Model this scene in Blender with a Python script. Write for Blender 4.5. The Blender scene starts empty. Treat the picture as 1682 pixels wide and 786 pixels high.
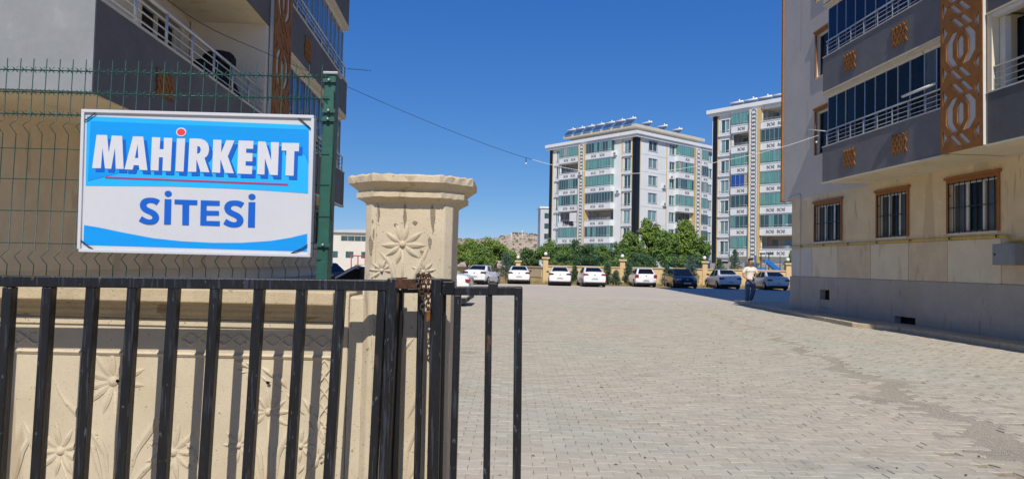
import bpy, math, random
import numpy as np
from mathutils import Vector, Matrix
random.seed(7); rng = np.random.default_rng(7)
SC = bpy.context.scene; COL = SC.collection
# ------------------------------------------------------------------ camera
FPX = 1150.0; CAMH = 1.55; PITCH = math.atan(41/FPX); ROLL = .022
_F = Vector((0, math.cos(PITCH), math.sin(PITCH))); _R0 = Vector((1,0,0)); _U0 = Vector((0,-math.sin(PITCH), math.cos(PITCH)))
_R = math.cos(ROLL)*_R0 + math.sin(ROLL)*_U0; _U = -math.sin(ROLL)*_R0 + math.cos(ROLL)*_U0
cam = bpy.data.cameras.new('camera'); cam_o = bpy.data.objects.new('camera', cam); COL.objects.link(cam_o)
mw = Matrix((_R, _U, -_F)).transposed().to_4x4(); mw.translation = (0,0,CAMH); cam_o.matrix_world = mw
cam.sensor_width = 36; cam.lens = 36*FPX/1682; cam.clip_start = .05; cam.clip_end = 6000
SC.camera = cam_o
# ------------------------------------------------------------------ sky, sun, exposure
SUN_EL = math.radians(46); SHX = .030            # shadows run along (SHX, 1)
w = bpy.data.worlds.new('World'); SC.world = w; w.use_nodes = True
nt = w.node_tree; bg = nt.nodes['Background']; bg.inputs['Strength'].default_value = .15
sky = nt.nodes.new('ShaderNodeTexSky'); sky.sky_type = 'NISHITA'; sky.sun_disc = False
sky.sun_elevation = SUN_EL; sky.sun_rotation = math.pi + SHX
sky.altitude = 1100; sky.air_density = .75; sky.dust_density = 0.; sky.ozone_density = 3.0
sp_ = nt.nodes.new('ShaderNodeSeparateColor'); cm_ = nt.nodes.new('ShaderNodeCombineColor'); nt.links.new(sky.outputs[0], sp_.inputs[0])   # camera-like colour response for the whole sky
for i_, (g_, k_) in enumerate(((1.18,.215),(.79,.545),(.42,1.64))):
    pw = nt.nodes.new('ShaderNodeMath'); pw.operation = 'POWER'; pw.inputs[1].default_value = g_; ml = nt.nodes.new('ShaderNodeMath'); ml.operation = 'MULTIPLY'; ml.inputs[1].default_value = k_
    nt.links.new(sp_.outputs[i_], pw.inputs[0]); nt.links.new(pw.outputs[0], ml.inputs[0]); nt.links.new(ml.outputs[0], cm_.inputs[i_])
nt.links.new(cm_.outputs[0], bg.inputs['Color'])
sl = bpy.data.lights.new('sun', 'SUN'); sl.energy = 3.55; sl.angle = math.radians(.53); sl.color = (1, .935, .83)
so = bpy.data.objects.new('sun', sl); COL.objects.link(so); so.location = (5,-30,40)
so.rotation_euler = Vector((SHX*math.cos(SUN_EL), math.cos(SUN_EL), -math.sin(SUN_EL))).to_track_quat('-Z','Y').to_euler()
vs = SC.view_settings; vs.view_transform = 'Standard'; vs.look = 'None'; vs.exposure = .3; vs.gamma = 1; vs.use_curve_mapping = False

# ------------------------------------------------------------------ measuring helpers (photo pixel -> point at a real depth)
def ray(x, y): return _R*((x-841)/FPX) + _U*((393-y)/FPX) + _F
def at(x, y, Y):
    d = ray(x, y); return Vector((0,0,CAMH)) + d*(Y/d.y)
def gp(x, y, z=0.):
    d = ray(x, y); return Vector((0,0,CAMH)) + d*((z-CAMH)/d.z)
# ------------------------------------------------------------------ materials
def c(r, g, b):
    f = lambda v: (v/255/12.92) if v/255 <= .04045 else ((v/255+.055)/1.055)**2.4
    return (f(r), f(g), f(b), 1)
MATS = {}
def M(name, col, rough=.8, var=.12, scale=6, bump=0., bscale=60, metal=0., spec=.4, stretch=(1,1,1), pos=False, spots=None, rnd=0., coat=0., blotch=None, lines=None):
    """col linear rgba; spots=(scale, threshold, colour, amount[, stretch]); blotch=(scale, colour, lo, hi)"""
    m = bpy.data.materials.new(name); m.use_nodes = True; N = m.node_tree.nodes; L = m.node_tree.links
    b = N['Principled BSDF']; b.inputs['Roughness'].default_value = rough; b.inputs['Metallic'].default_value = metal
    b.inputs['Specular IOR Level'].default_value = spec
    if coat: b.inputs['Coat Weight'].default_value = coat; b.inputs['Coat Roughness'].default_value = .04
    if pos: src = N.new('ShaderNodeNewGeometry').outputs['Position']
    else: src = N.new('ShaderNodeTexCoord').outputs['Object']
    mp = N.new('ShaderNodeMapping'); L.new(src, mp.inputs[0]); mp.inputs['Scale'].default_value = stretch
    def noise(sc, det=6, vec=None, ro=.6):
        n = N.new('ShaderNodeTexNoise'); n.inputs['Scale'].default_value = sc; n.inputs['Detail'].default_value = det; n.inputs['Roughness'].default_value = ro
        L.new(vec or mp.outputs[0], n.inputs['Vector']); return n.outputs['Fac']
    def ramp(fac, lo, hi, a=(0,0,0,1), bcol=(1,1,1,1)):
        r = N.new('ShaderNodeValToRGB'); r.color_ramp.elements[0].position = lo; r.color_ramp.elements[1].position = hi
        r.color_ramp.elements[0].color = a; r.color_ramp.elements[1].color = bcol; L.new(fac, r.inputs[0]); return r.outputs[0]
    def mix(fac, a, bb):
        x = N.new('ShaderNodeMix'); x.data_type = 'RGBA'
        if isinstance(fac, float): x.inputs[0].default_value = fac
        else: L.new(fac, x.inputs[0])
        for s, v in ((6, a), (7, bb)):
            if isinstance(v, tuple): x.inputs[s].default_value = v
            else: L.new(v, x.inputs[s])
        return x.outputs[2]
    lo = tuple(max(0,v*(1-var)) for v in col[:3])+(1,); hi = tuple(min(1,v*(1+var)) for v in col[:3])+(1,)
    out = ramp(noise(scale), .3, .7, lo, hi)
    fine = ramp(noise(scale*9, 4), .25, .75, (1-var*.7,)*3+(1,), (1+var*.3,)*3+(1,))
    mu = N.new('ShaderNodeMix'); mu.data_type = 'RGBA'; mu.blend_type = 'MULTIPLY'; mu.inputs[0].default_value = 1
    L.new(out, mu.inputs[6]); L.new(fine, mu.inputs[7]); out = mu.outputs[2]
    if blotch:
        for (bs, bc, l, h) in (blotch if isinstance(blotch, list) else [blotch]):
            out = mix(ramp(noise(bs, 5), l, h), out, bc)
    if spots:
        for sp in (spots if isinstance(spots, list) else [spots]):
            v = None
            if len(sp) > 4:
                m2 = N.new('ShaderNodeMapping'); L.new(src, m2.inputs[0]); m2.inputs['Scale'].default_value = sp[4]; v = m2.outputs[0]
            k = ramp(noise(sp[0], 3, v), sp[1], sp[1]+.03)
            t = N.new('ShaderNodeMath'); t.operation = 'MULTIPLY'; t.inputs[1].default_value = sp[3]; L.new(k, t.inputs[0])
            out = mix(t.outputs[0], out, sp[2])
    if rnd:
        oi = N.new('ShaderNodeObjectInfo'); at_ = N.new('ShaderNodeAttribute'); at_.attribute_name = 'tone'
        ad = N.new('ShaderNodeMath'); ad.operation = 'ADD'; L.new(oi.outputs['Random'], ad.inputs[0]); L.new(at_.outputs['Fac'], ad.inputs[1])
        fr_ = N.new('ShaderNodeMath'); fr_.operation = 'FRACT'; L.new(ad.outputs[0], fr_.inputs[0])
        rr = ramp(fr_.outputs[0], 0, 1, (1-rnd,)*3+(1,), (1+rnd*.5,)*3+(1,))
        m3 = N.new('ShaderNodeMix'); m3.data_type = 'RGBA'; m3.blend_type = 'MULTIPLY'; m3.inputs[0].default_value = 1
        L.new(out, m3.inputs[6]); L.new(rr, m3.inputs[7]); out = m3.outputs[2]
    L.new(out, b.inputs['Base Color'])
    if bump:
        bp = N.new('ShaderNodeBump'); bp.inputs['Strength'].default_value = min(1, bump); bp.inputs['Distance'].default_value = .01*max(1,bump)
        L.new(noise(bscale, 5), bp.inputs['Height']); L.new(bp.outputs[0], b.inputs['Normal'])
    MATS[name] = m; return m
def flat(name, col, rough=.5, metal=0., spec=.5, coat=0.): return M(name, col, rough, .05, 12, 0, 60, metal, spec, coat=coat)
def glassy(name, col, rough=.06, var=.3, stretch=(1,1,1), scale=2, spec=.8): return M(name, col, rough, var, scale, 0, 1, 0, spec, stretch)

STONE = c(203,190,165)
M('stone', STONE, .9, .08, 7, .22, 260, spots=[(150,.655,c(112,94,70),.85),(60,.68,c(122,106,84),.8),(420,.64,c(130,112,88),.6),(7,.62,c(168,150,120),.6,(1,1,.12)),(16,.68,c(140,122,96),.5,(1,1,.15))], blotch=[(3,c(190,173,142),.5,.85)], spec=.2)
M('stone_dirty', c(194,178,148), .92, .15, 9, .3, 200, spots=[(140,.66,c(100,84,62),.8),(7,.6,c(104,90,70),.55,(1,1,3))], spec=.2)
M('stone_patch', c(142,130,112), .95, .2, 30, .5, 160, spec=.2)
M('stone_hole', c(30,24,18), .95, .2, 30)
M('black_paint', c(19,21,26), .38, .5, 22, .3, 150, spec=.45, stretch=(1,1,.25), spots=[(130,.58,c(52,57,68),.7,(1,1,.05)),(30,.66,c(60,66,78),.5,(1,1,.2)),(38,.69,c(96,64,46),.6),(95,.66,c(100,106,114),.5,(1,1,.3)),(11,.68,c(78,50,36),.5)])
M('black_deep', c(18,19,22), .5, .3, 30, .1, 150)
M('rust', c(86,58,42), .85, .4, 60, .5, 200, metal=.2, spots=[(50,.55,c(58,44,38),.8)])
M('chain_steel', c(84,76,70), .55, .5, 90, .3, 200, metal=.5, spots=[(70,.55,c(84,54,38),.8)])
M('brass', c(128,86,50), .5, .3, 60, .2, 200, metal=.6)
M('fence_green', c(30,74,66), .4, .15, 30, .05, 100, spec=.5)
M('post_green', c(36,88,76), .45, .2, 12, .1, 60, spec=.5, spots=[(16,.7,c(120,130,120),.3,(1,1,.4))])
flat('galvanised', c(170,172,170), .4, .6)
M('sign_white', c(196,198,204), .45, .03, 5, spec=.4, spots=[(14,.73,c(170,170,168),.4)])
M('sign_blue', c(8,146,226), .4, .05, 8, spec=.4, stretch=(.3,1,4))
M('sign_sky', c(34,172,238), .4, .04, 8, spec=.4)
M('sign_navy', c(12,92,192), .4, .03, 8, spec=.4)
M('sign_letter', c(204,206,212), .45, .03, 8, spec=.4)
M('sign_red', c(226,62,76), .4, .04, 8, spec=.4); M('sign_line', c(178,54,92), .4, .04, 8, spec=.4)
flat('tie', c(22,22,24), .6)
# paving
M('paver', c(184,177,161), .9, .10, 14, .3, 220, pos=True, rnd=.10, spec=.15, spots=[(2.2,.66,c(158,153,143),.4),(9,.70,c(140,134,124),.35),(.9,.68,c(160,152,138),.35),(30,.74,c(120,114,104),.5),(.55,.64,c(150,144,132),.45),(1.6,.70,c(126,121,112),.45)],
  blotch=[(.33,c(187,175,159),.48,.7),(.21,c(176,176,162),.46,.68),(.8,c(176,166,148),.52,.75)])
M('joint', c(158,147,126), .95, .2, 20, .5, 90, pos=True, spec=.1)
M('gravel', c(170,162,147), .95, .14, 26, 1.0, 60, pos=True, spec=.1, spots=[(40,.62,c(130,124,112),.5)], blotch=[(.9,c(150,143,131),.45,.7)])
M('pebble', c(170,162,146), .9, .3, 30, 0, 1, pos=True, spec=.2)
M('kerb', c(196,182,156), .9, .14, 9, .4, 120, spec=.15, spots=[(14,.66,c(150,136,112),.6)])
M('sidewalk', c(196,180,150), .92, .15, 4, .4, 80, spec=.12, pos=True, blotch=[(1.2,c(170,156,132),.5,.75)])
M('soil', c(168,146,108), .95, .25, 2, .8, 20, spec=.1, pos=True, blotch=[(.6,c(140,122,84),.45,.7)])
M('earth', c(176,160,132), .95, .15, .3, .3, 2, spec=.1, pos=True)
# near buildings
M('plaster_beige', c(228,208,172), .9, .09, 1.6, .25, 90, pos=True, spec=.15, blotch=[(.5,c(212,192,156),.5,.8)], spots=[(1.4,.58,c(200,182,150),.7,(1,1,.2)),(5,.64,c(178,158,128),.6,(1,1,.10)),(.9,.66,c(234,222,196),.6)])
M('plaster_upper', c(208,203,194), .9, .06, 1.2, .2, 90, pos=True, spec=.15, spots=[(1.2,.62,c(186,180,170),.5,(1,1,.15)),(4,.7,c(170,164,152),.5,(1,1,.1))])
M('plaster_pale', c(226,214,188), .9, .06, 1.6, .2, 90, pos=True, spec=.15, spots=[(2.2,.6,c(206,188,158),.6,(1,1,.3)),(6,.68,c(190,172,142),.5,(1,1,.15))])
M('plaster_tan', c(218,200,170), .9, .1, 2, .25, 90, pos=True, spec=.15, spots=[(2.2,.6,c(190,170,140),.6,(1,1,.3)),(6,.68,c(170,150,122),.5,(1,1,.15))])
M('plinth_grey', c(176,170,162), .9, .1, 1.4, .3, 70, pos=True, spec=.15, spots=[(1.5,.58,c(176,168,156),.6,(1,1,.3)),(5,.62,c(140,136,130),.6,(1,1,.12)),(2.5,.66,c(190,180,164),.6),(12,.72,c(120,116,112),.5)])
M('band_grey', c(124,125,129), .85, .12, 1.5, .3, 50, pos=True, spec=.2, spots=[(2.4,.68,c(136,136,136),.35),(26,.76,c(150,150,148),.5)])
M('band_dark', c(98,100,104), .85, .1, 3, .25, 70, pos=True, spec=.2)
M('band_pale', c(140,144,147), .85, .1, 1.5, .2, 50, pos=True, spec=.2, spots=[(3,.66,c(156,158,160),.3),(1.2,.64,c(124,124,122),.4,(1,1,.2))])
M('band_left', c(106,107,110), .85, .12, 1.5, .3, 50, pos=True, spec=.2, spots=[(3,.66,c(120,122,124),.3),(30,.75,c(150,150,148),.5)])
M('cream', c(222,212,190), .85, .05, 4, .1, 60, pos=True, spec=.2)
M('interior_wall', c(222,216,206), .9, .05, 2, .1, 60, pos=True, spec=.15)
M('lattice_brown', c(150,102,56), .8, .2, 5, .3, 80, spec=.25, spots=[(9,.66,c(112,74,40),.5,(1,1,.3))])
M('lattice_back', c(206,206,204), .85, .06, 4, .1, 60, spec=.2)
M('frame_brown', c(158,106,58), .75, .12, 6, .2, 60, spec=.3)
flat('white_pvc', c(226,226,222), .35); flat('alu', c(196,198,200), .32, .55); flat('bar_black', c(22,22,24), .5)
glassy('glass_dark', c(26,30,36), .08, .4, (1,1,.3), 1.5, .12); glassy('glass_navy', c(26,46,84), .08, .3, (1,1,.2), 2.5, .15); glassy('glass_room', c(96,98,98), .08, .3, (1,1,.3), 2, .2)
glassy('glass_blue', c(64,92,124), .06, .2, (1,1,.2), 2.5)
flat('pipe_yellow', c(216,182,60), .5); M('box_grey', c(136,140,144), .5, .08, 6, spec=.4); flat('void', c(14,13,12), .95)
# far buildings
M('far_white', c(220,224,226), .85, .04, .6, spec=.2, spots=[(.9,.68,c(200,196,186),.5,(1,1,.2))])
M('far_black', c(24,25,28), .3, .2, 1, spec=.5); flat('far_gold', c(198,172,116), .7); M('far_ornament', c(132,132,130), .8, .1, 2)
glassy('far_teal', c(98,152,144), .16, .35, (1,1,.06), 3.2); glassy('far_darkglass', c(62,88,88), .1, .45, (1,1,.06), 3.2); glassy('far_pane', c(120,150,152), .1, .4, (1,1,.1), 2)
glassy('far_bluecurtain', c(36,80,160), .3, .3, (1,1,.06), 3.2)
M('far_roof', c(196,188,172), .9, .08, 1); M('far_room', c(170,160,146), .9, .08, 1); flat('tank', c(232,232,230), .35, .2); M('collector', c(58,78,98), .2, .2, 2, spec=.7)
M('cloth_white', c(220,220,224), .9, .1, 3); M('cloth_dark', c(28,28,32), .9, .2, 6)
M('industrial', c(214,210,200), .85, .05, .6); flat('red_paint', c(196,52,48), .6); M('grey_block', c(188,192,196), .85, .05, .8)
M('wall_tan', c(214,186,140), .9, .07, 1.2, .2, 30, spec=.15, spots=[(1.6,.66,c(186,158,114),.5,(1,1,.3))]); M('wall_cap', c(206,184,146), .9, .1, 2)
M('hill', c(190,172,148), .95, .12, .012, .0, 1, pos=True, spec=.1, spots=[(.11,.58,c(120,106,84),.8),(.22,.61,c(92,88,70),.8),(.3,.66,c(214,200,178),.6)])
M('scrub', c(92,88,62), .95, .3, .5)
flat('globe', c(240,240,236), .25)
# vegetation
M('leaf_bright', c(116,142,56), .6, .35, 1.3, spec=.35, rnd=.45); M('leaf_mid', c(102,132,58), .6, .35, 1.3, spec=.35, rnd=.45)
M('leaf_dark', c(76,106,56), .65, .35, 1.1, spec=.3, rnd=.45); M('needle', c(88,116,90), .75, .3, 2, spec=.2, rnd=.4); M('needle_blue', c(96,124,112), .75, .3, 2, spec=.2, rnd=.4)
M('bark', c(112,94,74), .95, .25, 8, .5, 30); M('dry_grass', c(160,152,92), .9, .3, 3, rnd=.5)
# cars
for nm, col in (('car_white',c(232,233,234)),('car_navy',c(24,27,42)),('car_silver',c(206,210,216)),('car_grey',c(196,200,206)),('car_black',c(26,28,32))):
    M(nm, col, .28, .02, 3, spec=.5, coat=.6)
flat('tyre', c(26,26,27), .85); flat('rim', c(150,152,156), .35, .7); glassy('car_glass', c(22,26,30), .06, .3, (1,1,1), 3, .25); flat('taillight', c(140,34,38), .2, 0, .7); flat('taillight_dark', c(70,22,26), .2, 0, .7)
flat('headlight', c(190,196,204), .12, .2, .8); flat('plate', c(228,230,232), .4); flat('plate_ink', c(30,34,52), .5); flat('trim_black', c(24,25,27), .55); flat('chrome', c(200,202,206), .15, .9)
# person
M('skin', c(176,128,98), .6, .08, 20, spec=.35); M('tee', c(232,222,206), .9, .05, 12, .3, 60, spec=.15); M('jeans', c(88,106,140), .9, .25, 14, .3, 120, spec=.15); M('hair', c(26,22,20), .7, .2, 60)
flat('shoe', c(196,196,192), .7); flat('phone', c(18,18,20), .3); flat('wire_black', c(20,20,22), .6); flat('wire_white', c(226,226,222), .6)
flat('slide_blue', c(36,118,206), .4)
# ------------------------------------------------------------------ object helpers
def origin(p):
    o = Vector((0,0,0))
    while p is not None: o = o + p.location; p = p.parent
    return o
def tag(o, label=None, cat=None, group=None, kind=None):
    if label: o['label'] = label
    if cat: o['category'] = cat
    if group: o['group'] = group
    if kind: o['kind'] = kind
    return o
def thing(name, label, cat, loc=(0,0,0), group=None):
    o = bpy.data.objects.new(name, None); COL.objects.link(o); o.location = loc; o.empty_display_size = .2
    return tag(o, label, cat, group)
def link(name, me, parent=None, mat=None):
    o = bpy.data.objects.new(name, me); COL.objects.link(o)
    if mat: 
        if not me.materials: me.materials.append(MATS[mat])
    if parent: o.parent = parent
    return o
class MB:
    def __init__(s): s.v = []; s.f = []; s.sm = []
    def add(s, vs, fs, smooth=False):
        k = len(s.v); s.v += [tuple(v) for v in vs]; s.f += [tuple(i+k for i in f) for f in fs]; s.sm += [smooth]*len(fs); return s
    def hexa(s, p):      # 8 corners: bottom 4 (ccw from above), top 4
        return s.add(p, [(3,2,1,0),(4,5,6,7),(0,1,5,4),(1,2,6,5),(2,3,7,6),(3,0,4,7)])
    def box(s, x0,x1,y0,y1,z0,z1):
        return s.hexa([(x0,y0,z0),(x1,y0,z0),(x1,y1,z0),(x0,y1,z0),(x0,y0,z1),(x1,y0,z1),(x1,y1,z1),(x0,y1,z1)])
    def fbox(s, fr, s0,s1,n0,n1,z0,z1):
        p = [fr(s0,n1,z0),fr(s1,n1,z0),fr(s1,n0,z0),fr(s0,n0,z0),fr(s0,n1,z1),fr(s1,n1,z1),fr(s1,n0,z1),fr(s0,n0,z1)]
        return s.hexa(p)
    def prism(s, pts, vec):
        n = len(pts); vec = Vector(vec); a = [Vector(p) for p in pts]; b = [p+vec for p in a]
        return s.add(a+b, [tuple(range(n))[::-1], tuple(range(n,2*n))] + [(i,(i+1)%n,n+(i+1)%n,n+i) for i in range(n)])
    def bar(s, a, b, wx, wy, up=(0,1,0)):   # square bar between two points, wy along 'up'
        a = Vector(a); b = Vector(b); d = (b-a).normalized(); u = Vector(up); x = d.cross(u).normalized(); y = x.cross(d).normalized()
        q = [x*(i*wx/2)+y*(j*wy/2) for i,j in ((-1,-1),(1,-1),(1,1),(-1,1))]
        return s.add([a+k for k in q]+[b+k for k in q], [(0,1,2,3),(7,6,5,4),(1,0,4,5),(2,1,5,6),(3,2,6,7),(0,3,7,4)])
    def tube(s, pts, r, n=6, cap=True, smooth=True, closed=False):
        P = [Vector(p) for p in pts]; m = len(P); R = r if isinstance(r,(list,tuple)) else [r]*m
        vs = []; ref = Vector((0,0,1)); last = None
        for i in range(m):
            if closed: d = P[(i+1)%m]-P[i-1]
            else: d = P[min(i+1,m-1)]-P[max(i-1,0)]
            d = d.normalized() if d.length > 1e-9 else Vector((0,0,1))
            if last is None:
                x = d.cross(ref if abs(d.z) < .95 else Vector((1,0,0))).normalized()
            else:
                x = last - d*last.dot(d)
                x = x.normalized() if x.length > 1e-6 else d.orthogonal().normalized()
            y = d.cross(x); last = x
            vs += [P[i]+(x*math.cos(2*math.pi*k/n)+y*math.sin(2*math.pi*k/n))*R[i] for k in range(n)]
        fs = [(i*n+k, i*n+(k+1)%n, ((i+1)%m)*n+(k+1)%n, ((i+1)%m)*n+k) for i in range(m if closed else m-1) for k in range(n)]
        if cap and not closed: fs += [tuple(range(n))[::-1], tuple(range((m-1)*n, m*n))]
        return s.add(vs, fs, smooth)
    def lathe(s, prof, cx, cy, n=16, smooth=True, axis='z'):
        vs = []; m = len(prof)
        for r, z in prof:
            for k in range(n):
                a = 2*math.pi*k/n; q = (r*math.cos(a), r*math.sin(a))
                vs.append((cx+q[0], cy+q[1], z) if axis == 'z' else (z, cx+q[0], cy+q[1]))
        fs = [(i*n+k, i*n+(k+1)%n, (i+1)*n+(k+1)%n, (i+1)*n+k) for i in range(m-1) for k in range(n)]
        fs += [tuple(range(n))[::-1], tuple(range((m-1)*n, m*n))]
        return s.add(vs, fs, smooth)
    def wall(s, fr, s0,s1,z0,z1,n, holes=(), depth=.2):
        S = sorted({s0,s1}|{v for h in holes for v in h[:2] if s0 <= v <= s1}); Z = sorted({z0,z1}|{v for h in holes for v in h[2:4] if z0 <= v <= z1})
        for i in range(len(S)-1):
            for j in range(len(Z)-1):
                cs, cz = (S[i]+S[i+1])/2, (Z[j]+Z[j+1])/2
                if any(h[0]<cs<h[1] and h[2]<cz<h[3] for h in holes): continue
                s.add([fr(S[i],n,Z[j]),fr(S[i+1],n,Z[j]),fr(S[i+1],n,Z[j+1]),fr(S[i],n,Z[j+1])], [(0,1,2,3)])
        for (a,b,e,g) in list(holes)+[(s0,s1,z0,z1)]:
            q = [(a,e),(b,e),(b,g),(a,g)]
            for i in range(4):
                (u,v),(u2,v2) = q[i], q[(i+1)%4]
                s.add([fr(u,n,v),fr(u2,n,v2),fr(u2,n-depth,v2),fr(u,n-depth,v)], [(0,1,2,3)])
        return s
    def build(s, name, mat, parent=None, bevel=0, seg=2, kind=None, label=None, smooth=None):
        o = origin(parent); me = bpy.data.meshes.new(name)
        me.from_pydata([(v[0]-o.x, v[1]-o.y, v[2]-o.z) for v in s.v], [], s.f); me.update()
        if any(s.sm) or smooth: me.polygons.foreach_set('use_smooth', [bool(smooth) or x for x in s.sm])
        me.materials.append(MATS[mat]); ob = bpy.data.objects.new(name, me); COL.objects.link(ob)
        if parent: ob.parent = parent
        if bevel:
            b = ob.modifiers.new('bevel','BEVEL'); b.width = bevel; b.segments = seg; b.limit_method = 'ANGLE'; b.angle_limit = math.radians(40)
        if kind: ob['kind'] = kind
        if label: ob['label'] = label
        return ob
def fill2d(name, polys, thick, place, mat, parent):
    """filled outline(s) with holes in 2D, extruded, placed by place(u,v,w)->Vector"""
    cu = bpy.data.curves.new('tmp','CURVE'); cu.dimensions = '2D'; cu.fill_mode = 'BOTH'; cu.extrude = thick/2
    for p in polys:
        sp = cu.splines.new('POLY'); sp.points.add(len(p)-1); sp.use_cyclic_u = True
        for k,(x,y) in enumerate(p): sp.points[k].co = (x,y,0,1)
    ob = bpy.data.objects.new('tmp', cu); COL.objects.link(ob)
    dg = bpy.context.evaluated_depsgraph_get(); me = bpy.data.meshes.new_from_object(ob.evaluated_get(dg))
    bpy.data.objects.remove(ob); bpy.data.curves.remove(cu)
    o = origin(parent); me.name = name
    for v in me.vertices: v.co = place(v.co.x, v.co.y, v.co.z+thick/2) - o
    me.materials.clear(); me.materials.append(MATS[mat]); me.update()
    return link(name, me, parent)
def copy_tree(o, parent=None):
    q = o.copy(); COL.objects.link(q); q.parent = parent
    for ch in list(o.children): copy_tree(ch, q)
    return q
def frame(ox, oy, ux, uy, side):   # side=+1: outward normal is (uy,-ux); -1: (-uy,ux)
    l = math.hypot(ux,uy); ux, uy = ux/l, uy/l; nx, ny = (uy*side, -ux*side)
    return lambda s, n, z: Vector((ox+s*ux+n*nx, oy+s*uy+n*ny, z))
def circle(cx, cy, rx, ry, n=24): return [(cx+rx*math.cos(2*math.pi*k/n), cy+ry*math.sin(2*math.pi*k/n)) for k in range(n)]

# ================================================================== SETTING
def sheet(name, pts, mat, label, parent=None):
    me = bpy.data.meshes.new(name); me.from_pydata([tuple(p) for p in pts], [], [tuple(range(len(pts)))]); me.update()
    me.materials.append(MATS[mat]); o = link(name, me, parent); tag(o, label, kind='structure'); return o
g = bpy.data.meshes.new('ground'); S_ = 3000
g.from_pydata([(-S_,-200,-.03),(S_,-200,-.03),(S_,S_,-.03),(-S_,S_,-.03)], [], [(0,1,2,3)]); g.materials.append(MATS['earth'])
tag(link('ground', g), 'pale dusty earth reaching out to the hills', kind='structure')
# --- paved yard: joint bed under built pavers, brick-patterned sheet beyond
FARY = 33.0
m = bpy.data.materials.new('far_paving'); m.use_nodes = True; N = m.node_tree.nodes; L = m.node_tree.links; MATS['far_paving'] = m
b = N['Principled BSDF']; b.inputs['Roughness'].default_value = .92; b.inputs['Specular IOR Level'].default_value = .15
gp_ = N.new('ShaderNodeNewGeometry'); bt = N.new('ShaderNodeTexBrick'); L.new(gp_.outputs['Position'], bt.inputs['Vector'])
bt.inputs['Color1'].default_value = c(190,183,168); bt.inputs['Color2'].default_value = c(184,174,160); bt.inputs['Mortar'].default_value = c(168,160,144)
bt.inputs['Scale'].default_value = 1; bt.inputs['Brick Width'].default_value = .2; bt.inputs['Row Height'].default_value = .115; bt.inputs['Mortar Size'].default_value = .004
nz = N.new('ShaderNodeTexNoise'); nz.inputs['Scale'].default_value = .25; nz.inputs['Detail'].default_value = 6; L.new(gp_.outputs['Position'], nz.inputs['Vector'])
rp = N.new('ShaderNodeValToRGB'); rp.color_ramp.elements[0].position = .4; rp.color_ramp.elements[1].position = .7; L.new(nz.outputs[0], rp.inputs[0])
mx = N.new('ShaderNodeMix'); mx.data_type = 'RGBA'; L.new(rp.outputs[0], mx.inputs[0]); L.new(bt.outputs[0], mx.inputs[6]); mx.inputs[7].default_value = c(198,184,160)
L.new(mx.outputs[2], b.inputs['Base Color'])
yard_me = bpy.data.meshes.new('paved_yard')
yard_me.from_pydata([(-16,2.6,-.009),(15,2.6,-.009),(15,FARY,-.009),(-16,FARY,-.009),(-16,FARY,0),(30,FARY,0),(30,56.5,0),(-16,56.5,0)], [], [(0,1,2,3),(4,5,6,7)])
yard_me.materials.append(MATS['joint']); yard_me.materials.append(MATS['far_paving']); yard_me.polygons[1].material_index = 1
yard = tag(link('paved_yard', yard_me), 'courtyard paved with pale interlocking concrete blocks', kind='structure')
PL, PW = .2, .115
def wv(x):
    x = x % PL
    if x < .06 or x >= .14: return 0.
    if x < .08: return (x-.06)/.02*.011
    if x < .12: return .011
    return (.14-x)/.02*.011
bx = [0,.06,.08,.12,.14,.2]; tx = [.2,.18,.16,.04,.02,0]
outline = [(x, wv(x)) for x in bx]
outline[-1] = (.2, 0.); outline += [(x, PW+wv(x-.1 if x != .2 else .1)) for x in tx]
ol = np.array(outline); cen = ol.mean(0)
def shrink(p, d):
    n = len(p); out = []
    for i in range(n):
        a, b_, e = p[i-1], p[i], p[(i+1)%n]; d1 = (b_-a)/np.linalg.norm(b_-a); d2 = (e-b_)/np.linalg.norm(e-b_)
        nn = np.array([-(d1[1]+d2[1]), d1[0]+d2[0]]); nn /= max(np.linalg.norm(nn),1e-6); out.append(b_+nn*d)
    return np.array(out)
o1 = shrink(ol, .0017); o2 = shrink(ol, .0042); NP = len(ol)
PV = np.vstack([np.c_[o2,np.zeros(NP)], np.c_[o1,np.full(NP,-.004)], np.c_[o1,np.full(NP,-.014)]]) - np.r_[cen,0]
PF = [tuple(range(NP))] + [(NP+i,NP+(i+1)%NP,(i+1)%NP,i) for i in range(NP)] + [(2*NP+i,2*NP+(i+1)%NP,NP+(i+1)%NP,NP+i) for i in range(NP)]
STRIP = [(4.15,5.0,.95),(4.6,6.4,.80),(4.85,8.3,1.0),(5.25,10.3,.85),(5.6,13.0,.55),(6.2,16.2,.35),(6.7,22,.28),(7.3,33,.2)]   # x centre, y, width of the worn gully
def strip_at(y):
    for (x0,y0,w0),(x1,y1,w1) in zip(STRIP,STRIP[1:]):
        if y <= y1: t = max(0,(y-y0)/(y1-y0)); return x0+t*(x1-x0), (w0+t*(w1-w0))*.8
    return STRIP[-1][0], STRIP[-1][2]
cells = []
r = 0; y = 4.55
while y < FARY:
    xl = -.13*y-.3; xr = min(.76*y+.4, 12.4); x = math.floor(xl/PL)*PL + (.1 if r % 2 else 0)
    while x < xr:
        sx, sw = strip_at(y); dd = abs(x+.1-sx-.16*math.sin(y*2.7)-.1*math.sin(y*7.1))
        if dd > sw/2*(.35+.75*random.random()) and not (dd < sw*1.1 and random.random() < .03): cells.append((x, y))
        x += PL
    y += PW; r += 1
cells = np.array(cells); vis = (cells[:,1] > 4.9) & (cells[:,0] > -.09*cells[:,1]) & (cells[:,0] < .74*cells[:,1])
first = np.where(vis)[0][:300]; rest = np.setdiff1d(np.arange(len(cells)), first)
pm = bpy.data.meshes.new('paver'); pm.from_pydata(PV.tolist(), [], PF); pm.materials.append(MATS['paver']); pm.update()
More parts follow.
